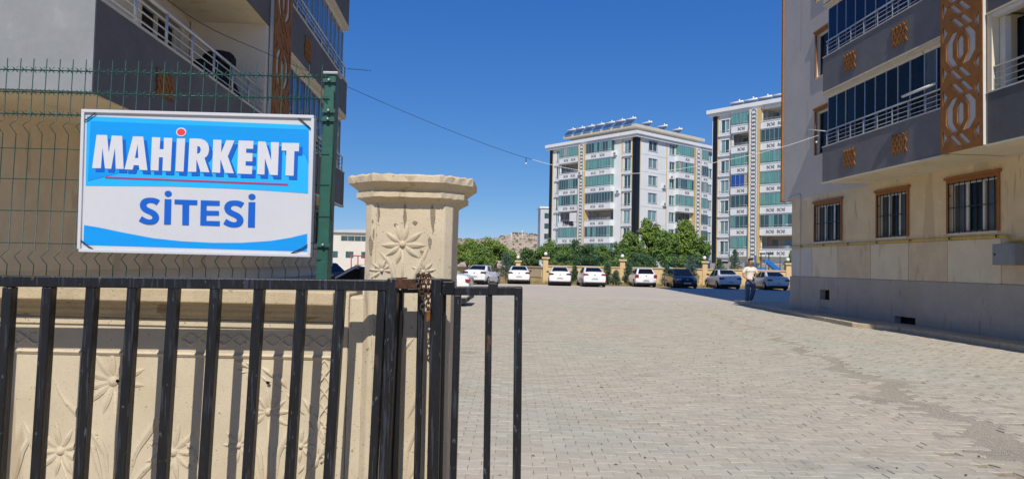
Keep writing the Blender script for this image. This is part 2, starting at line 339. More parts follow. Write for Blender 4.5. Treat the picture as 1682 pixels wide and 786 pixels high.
for i in first:
    o = bpy.data.objects.new('paver', pm); COL.objects.link(o); o.parent = yard
    o.location = (cells[i][0]+cen[0]+rng.normal(0,.0012), cells[i][1]+cen[1]+rng.normal(0,.0012), rng.normal(0,.0020)); o.rotation_euler = (rng.normal(0,.009), rng.normal(0,.009), rng.normal(0,.008))
cr = cells[rest]; K = len(cr); a = rng.normal(0,.007,K); tl = rng.normal(0,.009,(K,2)); hz = rng.normal(0,.0020,K)
V = np.empty((K,3*NP,3)); ca, sa = np.cos(a)[:,None], np.sin(a)[:,None]
V[:,:,0] = PV[None,:,0]*ca-PV[None,:,1]*sa+cr[:,0:1]+cen[0]; V[:,:,1] = PV[None,:,0]*sa+PV[None,:,1]*ca+cr[:,1:2]+cen[1]
V[:,:,2] = PV[None,:,2]+hz[:,None]+tl[:,0:1]*PV[None,:,0]+tl[:,1:2]*PV[None,:,1]
fl = np.concatenate([np.array(f) for f in PF]); ln = np.array([len(f) for f in PF])
loops = (fl[None,:]+np.arange(K)[:,None]*3*NP).ravel(); lens = np.tile(ln,K)
me = bpy.data.meshes.new('paver_field'); me.vertices.add(K*3*NP); me.vertices.foreach_set('co', V.ravel()); me.loops.add(len(loops)); me.loops.foreach_set('vertex_index', loops.astype(np.int32))
me.polygons.add(len(lens)); me.polygons.foreach_set('loop_start', np.concatenate([[0],np.cumsum(lens)[:-1]]).astype(np.int32)); me.polygons.foreach_set('loop_total', lens.astype(np.int32)); me.update(calc_edges=True)
ta = me.attributes.new('tone','FLOAT','FACE'); ta.data.foreach_set('value', np.repeat(rng.random(K), len(PF)).astype(np.float32))
me.polygons.foreach_set('use_smooth', np.zeros(len(lens),dtype=bool)); me.materials.append(MATS['paver']); o = link('paver_field', me, yard); o['kind'] = 'stuff'
# --- worn gully
mb = MB(); ys = np.arange(4.5, FARY, .25); rows = []
for yy in ys:
    sx, sw = strip_at(yy); sx += .16*math.sin(yy*2.7)+.1*math.sin(yy*7.1); rows.append([(sx+sw*(k/4-.5)*1.25, yy, -.003 - .004*(1-abs(k-2)/2) + random.uniform(-.002,.002)) for k in range(5)])
vs_ = [p for r_ in rows for p in r_]
mb.add(vs_, [(i*5+k,i*5+k+1,(i+1)*5+k+1,(i+1)*5+k) for i in range(len(rows)-1) for k in range(4)], True)
o = mb.build('worn_gully', 'gravel'); tag(o, 'worn strip of crumbled concrete running through the block paving', kind='structure')
mb = MB()
for k in range(5200):
    yy = 4.7 + (random.random()**1.6)*24; sx, sw = strip_at(yy); sx += .16*math.sin(yy*2.7)+.1*math.sin(yy*7.1)
    xx = sx + random.gauss(0,.38)*sw*1.1; q = random.uniform(.003,.011); h = q*random.uniform(.4,.9); t = random.random()*6
    mb.add([(xx+q*math.cos(t+j*1.57)*random.uniform(.7,1.2), yy+q*math.sin(t+j*1.57), 0-.004) for j in range(4)]+[(xx,yy,h)], [(0,1,4),(1,2,4),(2,3,4),(3,0,4)])
o = mb.build('gravel', 'pebble'); tag(o, 'loose grit scattered along the worn strip in the paving', kind='stuff')
mb = MB()
for k in range(90):
    yy = 5.2+random.random()**1.5*24; xx = random.uniform(-.06*yy,.7*yy); q = random.uniform(.008,.028); t = random.random()*6.28
    if xx > 9.3: continue
    mb.add([(xx+q*math.cos(t),yy+q*math.sin(t),.004),(xx+q*.4*math.cos(t+1.6),yy+q*.4*math.sin(t+1.6),.006+q*.3),(xx-q*math.cos(t),yy-q*math.sin(t),.005),(xx-q*.4*math.cos(t+1.6),yy-q*.4*math.sin(t+1.6),.004)],[(0,1,2),(0,2,3)])
o = mb.build('dead_leaves', 'bark'); tag(o, 'dry leaf bits and small litter scattered on the paving', kind='stuff')
# --- sidewalk beside the right building
UX, UY = -.0573, .9984
RB = frame(12.2, 0, UX, UY, -1); LB = frame(-5.45, 0, UX, UY, 1)
kerbA = [Vector((10.33,32.4,0)), Vector((9.62,19.75,0))]; kerbB = [Vector((10.3,18.6,0)), Vector((10.62,10.5,0))]
side = [(10.4,32.3,.12),(9.74,19.8,.12),(10.25,19.1,.11),(10.42,18.5,.12),(10.76,9,.12),(12.0,9,.12),(10.9,26.5,.12),(12.6,26.9,.12),(12.4,32.3,.12)]
me = bpy.data.meshes.new('pavement'); me.from_pydata(side+[(p[0],p[1],-.01) for p in side], [], [tuple(range(len(side)))[::-1]]+[(i,(i+1)%len(side),len(side)+(i+1)%len(side),len(side)+i) for i in range(len(side))]); me.materials.append(MATS['sidewalk'])
walk = tag(link('pavement', me), 'raised pale concrete walkway along the foot of the beige building', kind='structure')
def kerb_run(a, b, n):
    d = (b-a); L_ = d.length/n; d.normalize(); nrm = Vector((-d.y,d.x,0))
    for k in range(n):
        p = a+d*(k*L_+.008); q = a+d*((k+1)*L_-.008); j = nrm*random.uniform(-.008,.008); hz_ = .125+random.uniform(-.008,.006)
        mb = MB(); side_ = nrm*.13
        mb.hexa([p+j+Vector((0,0,-.02)), q+j+Vector((0,0,-.02)), q+j+side_+Vector((0,0,-.02)), p+j+side_+Vector((0,0,-.02)), p+j+Vector((0,0,hz_)), q+j+Vector((0,0,hz_)), q+j+side_+Vector((0,0,hz_)), p+j+side_+Vector((0,0,hz_))])
        mb.build('kerb_stone', 'kerb', walk, bevel=.012)
kerb_run(kerbA[0], kerbA[1], 13); kerb_run(Vector((9.62,19.75,0)), Vector((10.3,18.62,0)), 2); kerb_run(kerbB[0], kerbB[1], 9)
# --- planting strip in front of the boundary wall
sheet('planting_strip', [(-16,56.5,.02),(32,56.5,.02),(32,62,.05),(-16,62,.05)], 'soil', 'dry soil strip between parked cars and boundary wall')
mb = MB()
for k in range(5200):
    x, y = random.uniform(-14,30), random.uniform(57.2,61.0); h = random.uniform(.08,.34)*(1 if random.random()<.8 else 1.6); t = random.random()*6.28; q = .02; l = random.uniform(-.1,.1)
    mb.add([(x-q*math.cos(t),y-q*math.sin(t),.02),(x+q*math.cos(t),y+q*math.sin(t),.02),(x+l,y+l*.5,.02+h)], [(0,1,2)])
o = mb.build('dry_grass', 'dry_grass'); tag(o, 'dry yellowish grass and weeds at the foot of the boundary wall', kind='stuff')
# --- hill
mb = MB(); nx, ny = 90, 26; rows = []
for j in range(ny):
    for i in range(nx):
        x = -520+i*13.5; y = 480+j*16; t = j/(ny-1)
        prof = math.sin(min(1,t*1.25)*math.pi/2)
        hgt = (30 + 5*math.exp(-((x-8)/20)**2) + 2.0*math.sin(x*.021+1) + 1.4*math.sin(x*.053) - .00006*(x+40)**2 - 10*max(0,(x-40)/160)) * prof + random.uniform(-.8,.8)*prof
        rows.append((x, y, hgt-1))
mb.add(rows, [(j*nx+i, j*nx+i+1, (j+1)*nx+i+1, (j+1)*nx+i) for j in range(ny-1) for i in range(nx-1)], True)
hill = tag(mb.build('hill', 'hill'), 'bare tan stony hill on the horizon', kind='structure')
mb = MB()
hv = np.array(rows)
for k in range(9000):
    i = random.randrange(nx); j = random.randrange(2, ny-3); p = hv[j*nx+i]; q = random.uniform(.5,2.0); x, y, z = p[0]+random.uniform(-6,6), p[1]+random.uniform(-8,8), p[2]-.2
    if abs(x) > 200: continue
    mb.add([(x-q,y,z),(x+q*.8,y-q*.4,z),(x,y+q,z),(x+random.uniform(-.3,.3)*q,y,z+q*random.uniform(.5,1.1))], [(0,1,3),(1,2,3),(2,0,3)])
o = mb.build('hillside_scrub', 'scrub'); tag(o, 'dark scrub and rocks dotted over the bare hill', kind='stuff')
# ================================================================== FOREGROUND: wall, pillar
YW, YP, YG, YF = 2.08, 2.03, 1.90, 2.60
def leafpath(mb, pts, wid, h, n=9, tip=.75):
    """low relief leaf along a 3D polyline on a plane facing -Y"""
    P = [Vector(p) for p in pts]; acc = [0]
    for a_, b_ in zip(P, P[1:]): acc.append(acc[-1]+(b_-a_).length)
    def ev(t):
        d = t*acc[-1]
        for i in range(len(P)-1):
            if d <= acc[i+1]+1e-9: k = (d-acc[i])/max(1e-9,acc[i+1]-acc[i]); return P[i].lerp(P[i+1],k)
        return P[-1]
    vs = []; off = (-1,-.9,-.1,.1,.9,1); hh = (0,.62,1,1,.62,0)
    for i in range(n+1):
        t = i/n; p = ev(t); d = (ev(min(1,t+.04))-ev(max(0,t-.04))).normalized(); s_ = Vector((-d.z,0,d.x))
        wd = wid*(math.sin(math.pi*min(1,t**tip))**.8 if 0 < t < 1 else 0)+.0006
        for o_, q in zip(off, hh): vs.append(p + s_*wd*o_ + Vector((0,-h*q*(.25+.75*math.sin(math.pi*min(1,max(0,t)))) + .0015, 0)))
    m_ = len(off); mb.add(vs, [(i*m_+k, i*m_+k+1, (i+1)*m_+k+1, (i+1)*m_+k) for i in range(n) for k in range(m_-1)], False)
def px(pts, Y): return [at(x, y, Y) for x, y in pts]
def flower(parent, cx, cy, r, Y, n=9, a0=-110, a1=290, wid=.21, h=.0065, stem=None):
    k = 1150/Y; c0 = at(cx, cy, Y)
    for i in range(n):
        a_ = math.radians(a0+(a1-a0)*i/n + random.uniform(-4,4)); R_ = r/k*random.uniform(.88,1.08); d = Vector((math.cos(a_),0,math.sin(a_)))
        mb = MB(); leafpath(mb, [c0+d*R_*.16, c0+d*R_*.6+Vector((0,0,0)), c0+d*R_], R_*wid*.5, h); mb.build('petal', 'stone', parent)
    mb = MB(); mb.add([c0+Vector((math.cos(j*.785)*r*.17/k, .001 if q == 0 else -h*1.05, math.sin(j*.785)*r*.17/k))*1 if q == 0 else c0+Vector((math.cos(j*.785)*r*.09/k, -h*1.1, math.sin(j*.785)*r*.09/k)) for q in (0,1) for j in range(8)],
        [(j,(j+1)%8,8+(j+1)%8,8+j) for j in range(8)]+[tuple(range(8,16))], True); mb.build('flower_centre', 'stone', parent)
def leaf(parent, pts, Y, wid, h=.0075, name='leaf'): mb = MB(); leafpath(mb, px(pts,Y), wid, h, n=12, tip=.9); mb.build(name, 'stone', parent)
def stemline(parent, pts, Y, r=.0035):
    mb = MB(); mb.tube([p+Vector((0,.0012,0)) for p in px(pts,Y)], r, 6); mb.build('stem', 'stone', parent)

wall = thing('garden_wall', 'cream cast stone wall with carved flowers behind the black bar gate', 'wall', (at(250,500,YW).x, YW, 0))
xl = -2.3; xr = at(549,500,YW-.05).x
def zp(y, Y=YW, x=300): return at(x, y, Y).z
# body and cap as extruded profiles (Y,z)
def profile(mb, prof, x0, x1, tilt=0.):
    A = [(x0, yy, zz) for yy, zz in prof]; B = [(x1, yy, zz) for yy, zz in prof]; n = len(prof)
    mb.add(A+B, [tuple(range(n)), tuple(range(2*n-1,n-1,-1))]+[(i, n+i, n+(i+1)%n, (i+1)%n) for i in range(n)])
zt = zp(474, 2.02)
mb = MB(); profile(mb, [(YW,0),(YW,zp(521)),(YW+.32,zp(521)),(YW+.32,0)], xl, at(597,600,YW).x); mb.build('panel', 'stone', wall, bevel=.004)
mb = MB(); profile(mb, [(YW-.066,zt),(YW-.066,zp(496,2.02)),(YW-.04,zp(499,2.03)),(YW-.04,zp(504,2.03)),(YW-.028,zp(506,2.04)),(YW-.028,zp(513,2.05)),(YW-.012,zp(516,2.06)),(YW-.012,zp(522)),(YW+.34,zp(522)),(YW+.34,zt)], xl, xr)
mb.build('cap', 'stone_dirty', wall, bevel=.004)
mb = MB(); profile(mb, [(YW-.006,zp(524)),(YW-.006,zp(535)),(YW+.02,zp(535)),(YW+.02,zp(524))], xl, xr); mb.build('moulding', 'stone', wall, bevel=.002)
mb = MB(); profile(mb, [(YW-.008,zp(581)),(YW-.002,zp(586)),(YW+.02,zp(586)),(YW+.02,zp(578)),(YW-.002,zp(578))], xl, xr); mb.build('moulding', 'stone', wall, bevel=.001)
# raised pilaster strip between the wall panel and the pillar
mb = MB(); mb.box(at(556,600,YW).x, at(572,600,YW).x, YW-.012, YW+.1, 0, zt-.003); mb.build('pilaster', 'stone', wall, bevel=.005)
mb = MB(); mb.box(at(574,600,YW).x, at(602,600,YW).x, YW-.028, YW+.1, 0, zt-.012); mb.build('pilaster', 'stone', wall, bevel=.008)
# interlaced band under the cap and down the edge of the second panel
def guilloche(x0, x1, yc, hgt, Y, vert=False):
    n = int(abs(x1-x0)/5)
    for ph in (0, math.pi):
        pts = []
        for k in range(n+1):
            t = x0+(x1-x0)*k/n; sft = (2/math.pi)*math.asin(math.sin((t-x0)/13.5*math.pi/2+ph))*hgt
            pts.append((yc+sft, t) if vert else (t, yc+sft+(t-x0)*.02))
        mb = MB(); mb.tube([p+Vector((0,.0005 if ph else -.0006,0)) for p in px(pts, Y)], .0042, 5); mb.build('interlace', 'stone', wall)
guilloche(-10, 60, 553, 10, YW); guilloche(300, 545, 556, 10, YW); guilloche(590, 760, 533, 10, YW, True)
# carved plants, first panel
flower(wall, 186, 626, 56, YW, 10, -40, 290); flower(wall, 99, 740, 46, YW, 9, -100, 260); flower(wall, 284, 742, 48, YW, 9, -80, 280)
leaf(wall, [(178,800),(172,740),(140,690),(104,655),(84,612)], YW, .011); leaf(wall, [(206,800),(222,740),(258,690),(284,640),(292,606)], YW, .011)
leaf(wall, [(170,800),(152,730),(120,700)], YW, .009); leaf(wall, [(212,800),(238,770),(262,752)], YW, .009); leaf(wall, [(196,790),(200,720),(214,680)], YW, .006)
stemline(wall, [(189,640),(190,700),(188,800)], YW); stemline(wall, [(100,755),(112,790),(130,810)], YW); stemline(wall, [(283,757),(270,790),(258,810)], YW)
leaf(wall, [(20,800),(36,740),(60,700)], YW, .010); leaf(wall, [(38,690),(50,712),(56,748)], YW, .008)
leaf(wall, [(330,800),(318,745),(300,715)], YW, .009)
# second panel: framed by a feathery wreath
flower(wall, 441, 676, 40, YW, 9, -30, 250); flower(wall, 392, 731, 30, YW, 8, -90, 270); flower(wall, 494, 732, 30, YW, 8, -90, 270)
leaf(wall, [(432,800),(426,745),(405,700),(398,680)], YW, .009); leaf(wall, [(450,800),(456,745),(478,700),(484,680)], YW, .009)
leaf(wall, [(425,800),(412,770),(398,762)], YW, .007); leaf(wall, [(458,800),(470,770),(486,762)], YW, .007)
stemline(wall, [(441,688),(441,740),(440,800)], YW)
arc = [(396,596),(415,600),(440,610),(462,624),(484,642),(504,664),(520,690),(530,712),(528,738),(518,757),(505,775),(492,792)]
for i, (ax, ay) in enumerate(arc):
    nx_, ny_ = arc[min(i+1,len(arc)-1)]; bx_, by_ = arc[max(i-1,0)]; dx, dy = nx_-bx_, ny_-by_; l = math.hypot(dx,dy); dx, dy = dx/l, dy/l
    leaf(wall, [(ax-dx*12-dy*-1*0, ay-dy*12-2), (ax+dx*2+dy*2, ay+dy*2-dx*2+2), (ax+dx*15+dy*-4, ay+dy*15+5)], YW, .0062, .009, 'leaf')
    leaf(wall, [(ax-dx*8-dy*11, ay-dy*8+dx*11), (ax+dx*4-dy*12, ay+dy*4+dx*12+2), (ax+dx*13-dy*10, ay+dy*13+dx*12)], YW, .0035, .006, 'leaf')
for hx, hy in ((193,625),(440,628)):
    p = at(hx,hy,YW-.0095); mb = MB(); mb.add([p+Vector((math.cos(k*.7854)*.0058,0,math.sin(k*.7854)*.0052)) for k in range(8)]+[p+Vector((0,.001,0))], [(k,(k+1)%8,8) for k in range(8)]); mb.build('drill_hole', 'stone_hole', wall)

# --- pillar: chamfered shaft, two-step capital, carving
pc = at(669.5, 400, YP); PX = pc.x; hw = .128; PYc = YP + hw
pil = thing('gate_pillar', 'cream cast stone gate pillar with stepped capital and carved flower', 'pillar', (PX, PYc, 0))
zc = lambda y: at(671, y, YP).z
def octa(h, ch, z, cx=None, cy=None, sub=5):
    cx = PX if cx is None else cx; cy = PYc if cy is None else cy; q = [(-h+ch,-h),(h-ch,-h),(h,-h+ch),(h,h-ch),(h-ch,h),(-h+ch,h),(-h,h-ch),(-h,-h+ch)]; out = []
    for i in range(8):
        a_, b_ = q[i], q[(i+1)%8]
        for k in range(sub): out.append(Vector((cx+a_[0]+(b_[0]-a_[0])*k/sub, cy+a_[1]+(b_[1]-a_[1])*k/sub, z)))
    return out
def loft(mb, rings, smooth=False, cap=True):
    n = len(rings[0]); vs = [p for r_ in rings for p in r_]; mb.add(vs, [(i*n+k, i*n+(k+1)%n, (i+1)*n+(k+1)%n, (i+1)*n+k) for i in range(len(rings)-1) for k in range(n)]+([tuple(range(n))[::-1], tuple(range((len(rings)-1)*n,len(rings)*n))] if cap else []), smooth)
mb = MB(); zs = np.linspace(0, zc(331), 26); loft(mb, [octa(hw+random.uniform(-.0006,.0006), .022, z) for z in zs])
sh = mb.build('shaft', 'stone', pil, bevel=.004)
for sx in (-1, 1):   # vertical quirk beside the chamfer
    mb = MB(); mb.box(PX+sx*.094-.0025, PX+sx*.094+.0025, YP-.0022, YP+.01, 0, zc(336)); mb.build('bead', 'stone', pil)
def cap_ring(h, ch, z, j=.0009): return [p+Vector((random.uniform(-j,j), random.uniform(-j,j), random.uniform(-j,j))) for p in octa(h, ch, z, sub=9)]
mb = MB(); loft(mb, [cap_ring(hw+.001,.026,zc(335)), cap_ring(hw+.004,.03,zc(333)), cap_ring(hw+.028,.058,zc(326)), cap_ring(hw+.031,.062,zc(325)), cap_ring(hw+.031,.062,zc(317)), cap_ring(hw+.027,.060,zc(316)),
    cap_ring(hw+.026,.060,zc(314)), cap_ring(hw+.053,.086,zc(303)), cap_ring(hw+.057,.090,zc(302)), cap_ring(hw+.058,.090,zc(292),.0022), cap_ring(hw+.054,.088,zc(289.5),.0026), cap_ring(hw-.02,.06,zc(288),.002)])
mb.build('capital', 'stone', pil, bevel=.002)
flower(pil, 661, 401, 38, YP, 9, -38, 290, .23, .0075)
leaf(pil, [(652,470),(640,430),(622,412)], YP, .0075); leaf(pil, [(672,470),(690,432),(706,402)], YP, .0075); stemline(pil, [(661,410),(661,440),(660,480)], YP, .004)
flower(pil, 627, 444, 22, YP, 7, 0, 250, .22, .007); flower(pil, 695, 446, 22, YP, 7, -60, 190, .22, .007)
for pts in ([(664,800),(668,740),(684,700),(690,660)],[(668,690),(680,660),(686,630)],[(640,760),(650,700),(652,660)],[(672,786),(686,756),(690,730)],[(655,600),(664,570),(682,552)],[(640,640),(650,610),(664,596)]): leaf(pil, pts, YP, .007)
def patch(parent, cx, cy, rx, ry, Y, mat='stone_patch'):
    n = 18; ph = random.random()*6; p = [at(cx+rx*math.cos(t)*(1+.25*math.sin(3*t+ph)+.15*math.sin(7*t)), cy+ry*math.sin(t)*(1+.2*math.sin(4*t+ph)), Y) for t in [2*math.pi*k/n for k in range(n)]]
    mb = MB(); mb.add([q+Vector((0,-.0016,0)) for q in p]+[q+Vector((0,.002,0)) for q in p], [tuple(range(n))]+[(k,(k+1)%n,n+(k+1)%n,n+k) for k in range(n)]); mb.build('chipped_patch', mat, parent)
for a_ in ((665,352,2.6,19),(711,358,4,20),(622,350,2,13),(615,384,3.2,8),(609,403,3.5,14),(650,369,3.2,2.4),(682,366,3.6,3.4),(706,398,3,9),(693,413,3,2),(612,363,1.3,3)): patch(pil, *a_, YP)

# ================================================================== gate
def gbar(parent, x0, x1, y0, yb, xb, Y, depth, name='bar', mat='black_paint', zb=.07):
    """upright bar: px edges x0..x1 at row y0; its left edge reaches xb at row yb"""
    w_ = (x1-x0)*Y/1150; t = at((x0+x1)/2, y0, Y); q = at(xb+(x1-x0)/2, yb, Y); k = (zb-t.z)/(q.z-t.z); e = t+(q-t)*k; e.y = t.y = Y+depth/2
    mb = MB(); mb.bar(t, e, w_, depth); return mb.build(name, mat, parent, bevel=.003)
gate = thing('sliding_gate', 'black painted steel bar gate in front of the carved wall', 'gate', (at(300,500,YG).x, YG, 0))
a_, b_ = at(-60,463.5,YG), at(640,468.5,YG); a_.y = b_.y = YG+.015; a_.x = -1.9
mb = MB(); mb.bar(a_, b_, .0295, .034); mb.build('top_rail', 'black_paint', gate, bevel=.003)
zb_ = .09; mb = MB(); mb.bar(Vector((a_.x-.1,YG+.015,zb_)), Vector((b_.x-.1,YG+.015,zb_)), .03, .034); mb.build('bottom_rail', 'black_paint', gate, bevel=.003)
for x in (-132,-62,3,68,140,208,275,344,416,486,550): gbar(gate, x, x+16, 471, 786, x-20, YG+.001, .028)
gbar(gate, 620, 634, 476, 786, 604, YG+.001, .028)
gbar(gate, 636, 653, 456.5, 786, 621, YG-.006, .045, 'end_post')
gbar(gate, 651, 662, 476, 786, 642, YG+.05, .03, 'back_post', 'black_deep')
mb = MB(); mb.bar(at(650,465.5,YG-.002), at(692,466,YG-.002), .026, .02); mb.build('latch_bar', 'rust', gate, bevel=.002)
mb = MB(); mb.bar(at(646,457,YG+.012), at(668,456,YG+.012), .0035, .03); mb.build('latch_plate', 'rust', gate)
leafg = thing('gate_leaf', 'narrow black bar gate leaf standing ajar right of the pillar', 'gate', (at(780,500,YG).x, YG, 0))
gbar(leafg, 708, 726, 457, 786, 701, YG-.004, .042, 'end_post'); gbar(leafg, 725, 732.5, 480, 786, 719, YG+.04, .02, 'back_post', 'black_deep')
gbar(leafg, 686, 697, 474, 786, 679, YG+.045, .02, 'bar')
mb = MB(); mb.bar(at(660,477,YG+.05), at(712,477,YG+.05), .012, .03); mb.build('link_bar', 'black_paint', leafg, bevel=.002)
mb = MB(); mb.bar(at(716,459,YG+.012), at(742,460,YG+.012), .006, .03); mb.build('hinge_plate', 'black_paint', leafg)
mb = MB(); q = at(736.5,472.5,YG); mb.box(q.x-.0155,q.x+.0155,YG-.012,YG+.03,q.z-.0185,q.z+.0185)
lock = mb.build('lock_case', 'black_deep', leafg, bevel=.003)
for k in range(5): mb = MB(); p = at(729.5,464+k*3.6,YG); mb.box(p.x,p.x+.024,YG-.0145,YG-.0115,p.z-.0016,p.z+.0008); mb.build('rib', 'black_paint', lock)
a_, b_ = at(744,477.5,YG), at(858,477.5,YG); a_.y = b_.y = YG+.015
mb = MB(); mb.bar(a_, b_, .024, .03); mb.build('top_rail', 'black_paint', leafg, bevel=.003)
mb = MB(); mb.bar(Vector((a_.x,YG+.015,.09)), Vector((b_.x,YG+.015,.09)), .03, .03); mb.build('bottom_rail', 'black_paint', leafg, bevel=.003)
gbar(leafg, 746, 757, 484, 786, 738, YG+.001, .028); gbar(leafg, 797.5, 808.5, 484, 786, 793.5, YG+.001, .028); gbar(leafg, 845, 858.5, 471, 786, 842, YG-.002, .034, 'end_post')
q = at(810,475.5,YG); mb = MB(); mb.box(q.x-.0135,q.x+.0125,YG-.004,YG+.034,q.z-.0145,q.z+.018); cl = mb.build('guide_clamp', 'black_deep', leafg, bevel=.002)
mb = MB(); mb.hexa([at(803,458,YG+.0),at(816,463,YG+.0),at(818,463,YG+.03),at(805,458,YG+.03),at(805,454,YG),at(818,457,YG),at(820,457,YG+.03),at(807,454,YG+.03)]); mb.build('guide_plate', 'box_grey', cl)
# chain + padlock
chain = thing('chain', 'rusty chain looped over the gate latch', 'chain', at(697,480,YG-.02))
def torus(mb, ctr, ax, rot, L_=.0088, W_=.0058, r_=.0021):
    ax = Vector(ax).normalized(); s_ = ax.orthogonal().normalized(); s_ = Matrix.Rotation(rot,3,ax) @ s_; pts = []
    for k in range(14):
        t = 2*math.pi*k/14; pts.append(ctr+ax*L_*math.copysign(abs(math.sin(t))**.7,math.sin(t))+s_*W_*math.cos(t))
    mb.tube(pts, r_, 6, closed=True)
def strand(pts, mat):
    P = [at(x,y,YY) for x,y,YY in pts]; acc = [0]
    for a2, b2 in zip(P,P[1:]): acc.append(acc[-1]+(b2-a2).length)
    n = int(acc[-1]/.0128)
    for i in range(n+1):
        d = min(acc[-1]-1e-6, i*.0128); j = max(k for k in range(len(acc)-1) if acc[k] <= d); t = (d-acc[j])/(acc[j+1]-acc[j]); ctr = P[j].lerp(P[j+1],t)
        mb = MB(); torus(mb, ctr, P[j+1]-P[j], (i%2)*1.57+random.uniform(-.3,.3)+.5); mb.build('link', mat if random.random()<.75 else 'rust', chain)
YC = YG-.02
strand([(688,452,YG+.03),(687,451,YC+.005),(687,470,YC),(690,481,YC),(697,484,YC)], 'chain_steel'); strand([(696,452,YG+.03),(695,451,YC+.005),(696,468,YC-.003),(696,480,YC)], 'rust')
strand([(704,451,YG+.03),(704,452,YC+.004),(704,470,YC-.004),(703,488,YC),(704,505,YC)], 'rust'); strand([(697,488,YC),(694,505,YC),(695,514,YC)], 'chain_steel')
pad = thing('padlock', 'small rusty padlock hanging from the gate chain', 'padlock', at(704,520,YC))
q = at(703.5,519,YC); mb = MB(); mb.box(q.x-.0058,q.x+.0058,YC-.005,YC+.005,q.z-.0145,q.z+.0145); mb.build('body', 'brass', pad, bevel=.002)
mb = MB(); mb.tube([q+Vector((.0042*math.cos(t)*-1,0,.0145+.009*math.sin(t))) for t in np.linspace(0,math.pi,9)], .0016, 6); mb.build('shackle', 'chain_steel', pad)

# ================================================================== mesh fence + post
fence = thing('mesh_fence', 'green welded wire fence with barbed top wires on the stone wall', 'fence', (at(250,450,YF).x, YF, zt))
ztop = at(250,112,YF).z
def vz(y, x=100): return at(x, y, YF).z
bend = [(-.012,vz(198)),(.0,vz(200)),(.03,vz(209)),(0,vz(219)),(0,vz(412)),(.03,vz(423)),(0,vz(434))]
x0 = at(12,110,YF).x
xpost = at(536,250,YF).x
for k in range(-8, 26):
    x = x0 + k*.0492
    if x > xpost: break
    lean = -.018
    def pt(z, f=0): return Vector((x+(z-ztop)*.02+random.uniform(-.0007,.0007) - f*.22, YF-f, z))
    mb = MB(); mb.tube([pt(ztop+.026), pt(vz(198)), pt(vz(209),.028), pt(vz(221)), pt(vz(411)), pt(vz(423),.028), pt(vz(435)), pt(vz(470))], .0018, 5); mb.build('upright_wire', 'fence_green', fence)
for i, yy in enumerate((114,150,186,243,293,345,398,452)):
    mb = MB(); p, q = at(-70, yy-1.6, YF+.004), at(541, yy+13 if yy < 200 else yy+11, YF+.004); mb.tube([p, q], .0028 if i < 3 else .0018, 5); hw_ = mb.build('cross_wire', 'fence_green', fence)
    if i < 3:
        mb = MB(); n = int((q-p).length/.0335)
        for k in range(n):
            o_ = p.lerp(q,(k+.5)/n)+Vector((0,-.006,0))
            for sx in (-1,1):
                for sz in (-1,1):
                    mb.add([o_+Vector((sx*.0015,0,-.0035)), o_+Vector((sx*.006,-.002,sz*.0035)), o_+Vector((sx*.0135,.001,sz*.0125)), o_+Vector((sx*.006,-.002,sz*.0085)), o_+Vector((sx*.0015,.003,.0035))], [(0,1,2,3,4)])
        mb.build('barbs', 'fence_green', hw_, kind='stuff')
post = thing('fence_post', 'green square steel fence post beside the sign', 'post', (at(540,400,YF).x, YF+.03, zt))
t, e = at(542,120,YF), at(527,462,YF); t.y = e.y = YF+.035
mb = MB(); mb.bar(t, e, .044, .06); pst = mb.build('shaft', 'post_green', post, bevel=.004)
mb = MB(); mb.box(t.x-.026,t.x+.03,YF-.002,YF+.072,t.z-.004,t.z+.006); mb.build('cap', 'galvanised', post, bevel=.002)
for yy, xx in ((132,541),(182,540),(196,539),(402,531)):
    p = at(xx,yy,YF-.002); mb = MB(); mb.bar(p+Vector((-.024,0,0)), p+Vector((.024,0,0)), .015, .006); cl = mb.build('clip', 'post_green', post)
    mb = MB(); mb.lathe([(.0055,-.008),(.0055,0),(.003,.001)], 0, 0, 8); mb.v = [(p.x+v[0], p.y-.004+v[2], p.z+v[1]) for v in mb.v]; mb.build('bolt', 'galvanised', cl)
mb = MB(); mb.tube([at(549,150,YF),at(548,250,YF-.004),at(543,330,YF),at(544,362,YF)], .002, 5); mb.build('loose_wire', 'tie', post)

# ================================================================== sign
YS = YF-.05
A0, A1, A3 = at(135,180,YS), at(517,190,YS), at(128,413,YS)
sg = thing('name_sign', 'white and blue housing estate name sign wired to the green fence', 'sign', (at(320,415,YS).x, YS, at(320,415,YS).z))
du = Vector((382,10)); dv = Vector((-7,233)); det = du.x*dv.y-du.y*dv.x
def sg_uv(x, y): p = Vector((x-135,y-180)); return (p.x*dv.y-p.y*dv.x)/det, (du.x*p.y-du.y*p.x)/det
def sgp(x, y, off):   # photo px on the sign -> world
    u, v = sg_uv(x, y); return A0+(A1-A0)*u+(A3-A0)*v+Vector((0,-off,0))
def place_flip(off): return lambda u, v, w_: sgp(u, -v, off+w_)
def spoly(name, polys, off, mat, parent): return fill2d(name, [[(x,-y) for x,y in p] for p in polys], .0006, place_flip(off), mat, parent)
mb = MB(); q = [sgp(*p,0) for p in ((136,181),(516.2,191),(507.5,420.5),(128.8,412))]; mb.prism([p+Vector((0,.022,0)) for p in q], (0,-.022,0)); board = mb.build('board', 'sign_white', sg)
def rail(p, q_, w_=.012): mb = MB(); a2, b2 = sgp(*p,0), sgp(*q_,0); a2.y = b2.y = YS+.008; mb.bar(a2, b2, w_, .034); mb.build('frame_rail', 'sign_white', sg, bevel=.002)
rail((135.5,182.5),(516.5,192.5)); rail((131,411),(508,419.5)); rail((138,185),(131.2,409)); rail((514.5,195),(505.8,417))
Z4 = lambda x, y: (125+x*.318, 175+y*.318)
Z1 = lambda x, y: (145+x*.14, 200+y*.14)
Z2 = lambda x, y: (320+x*.14, 210+y*.14)
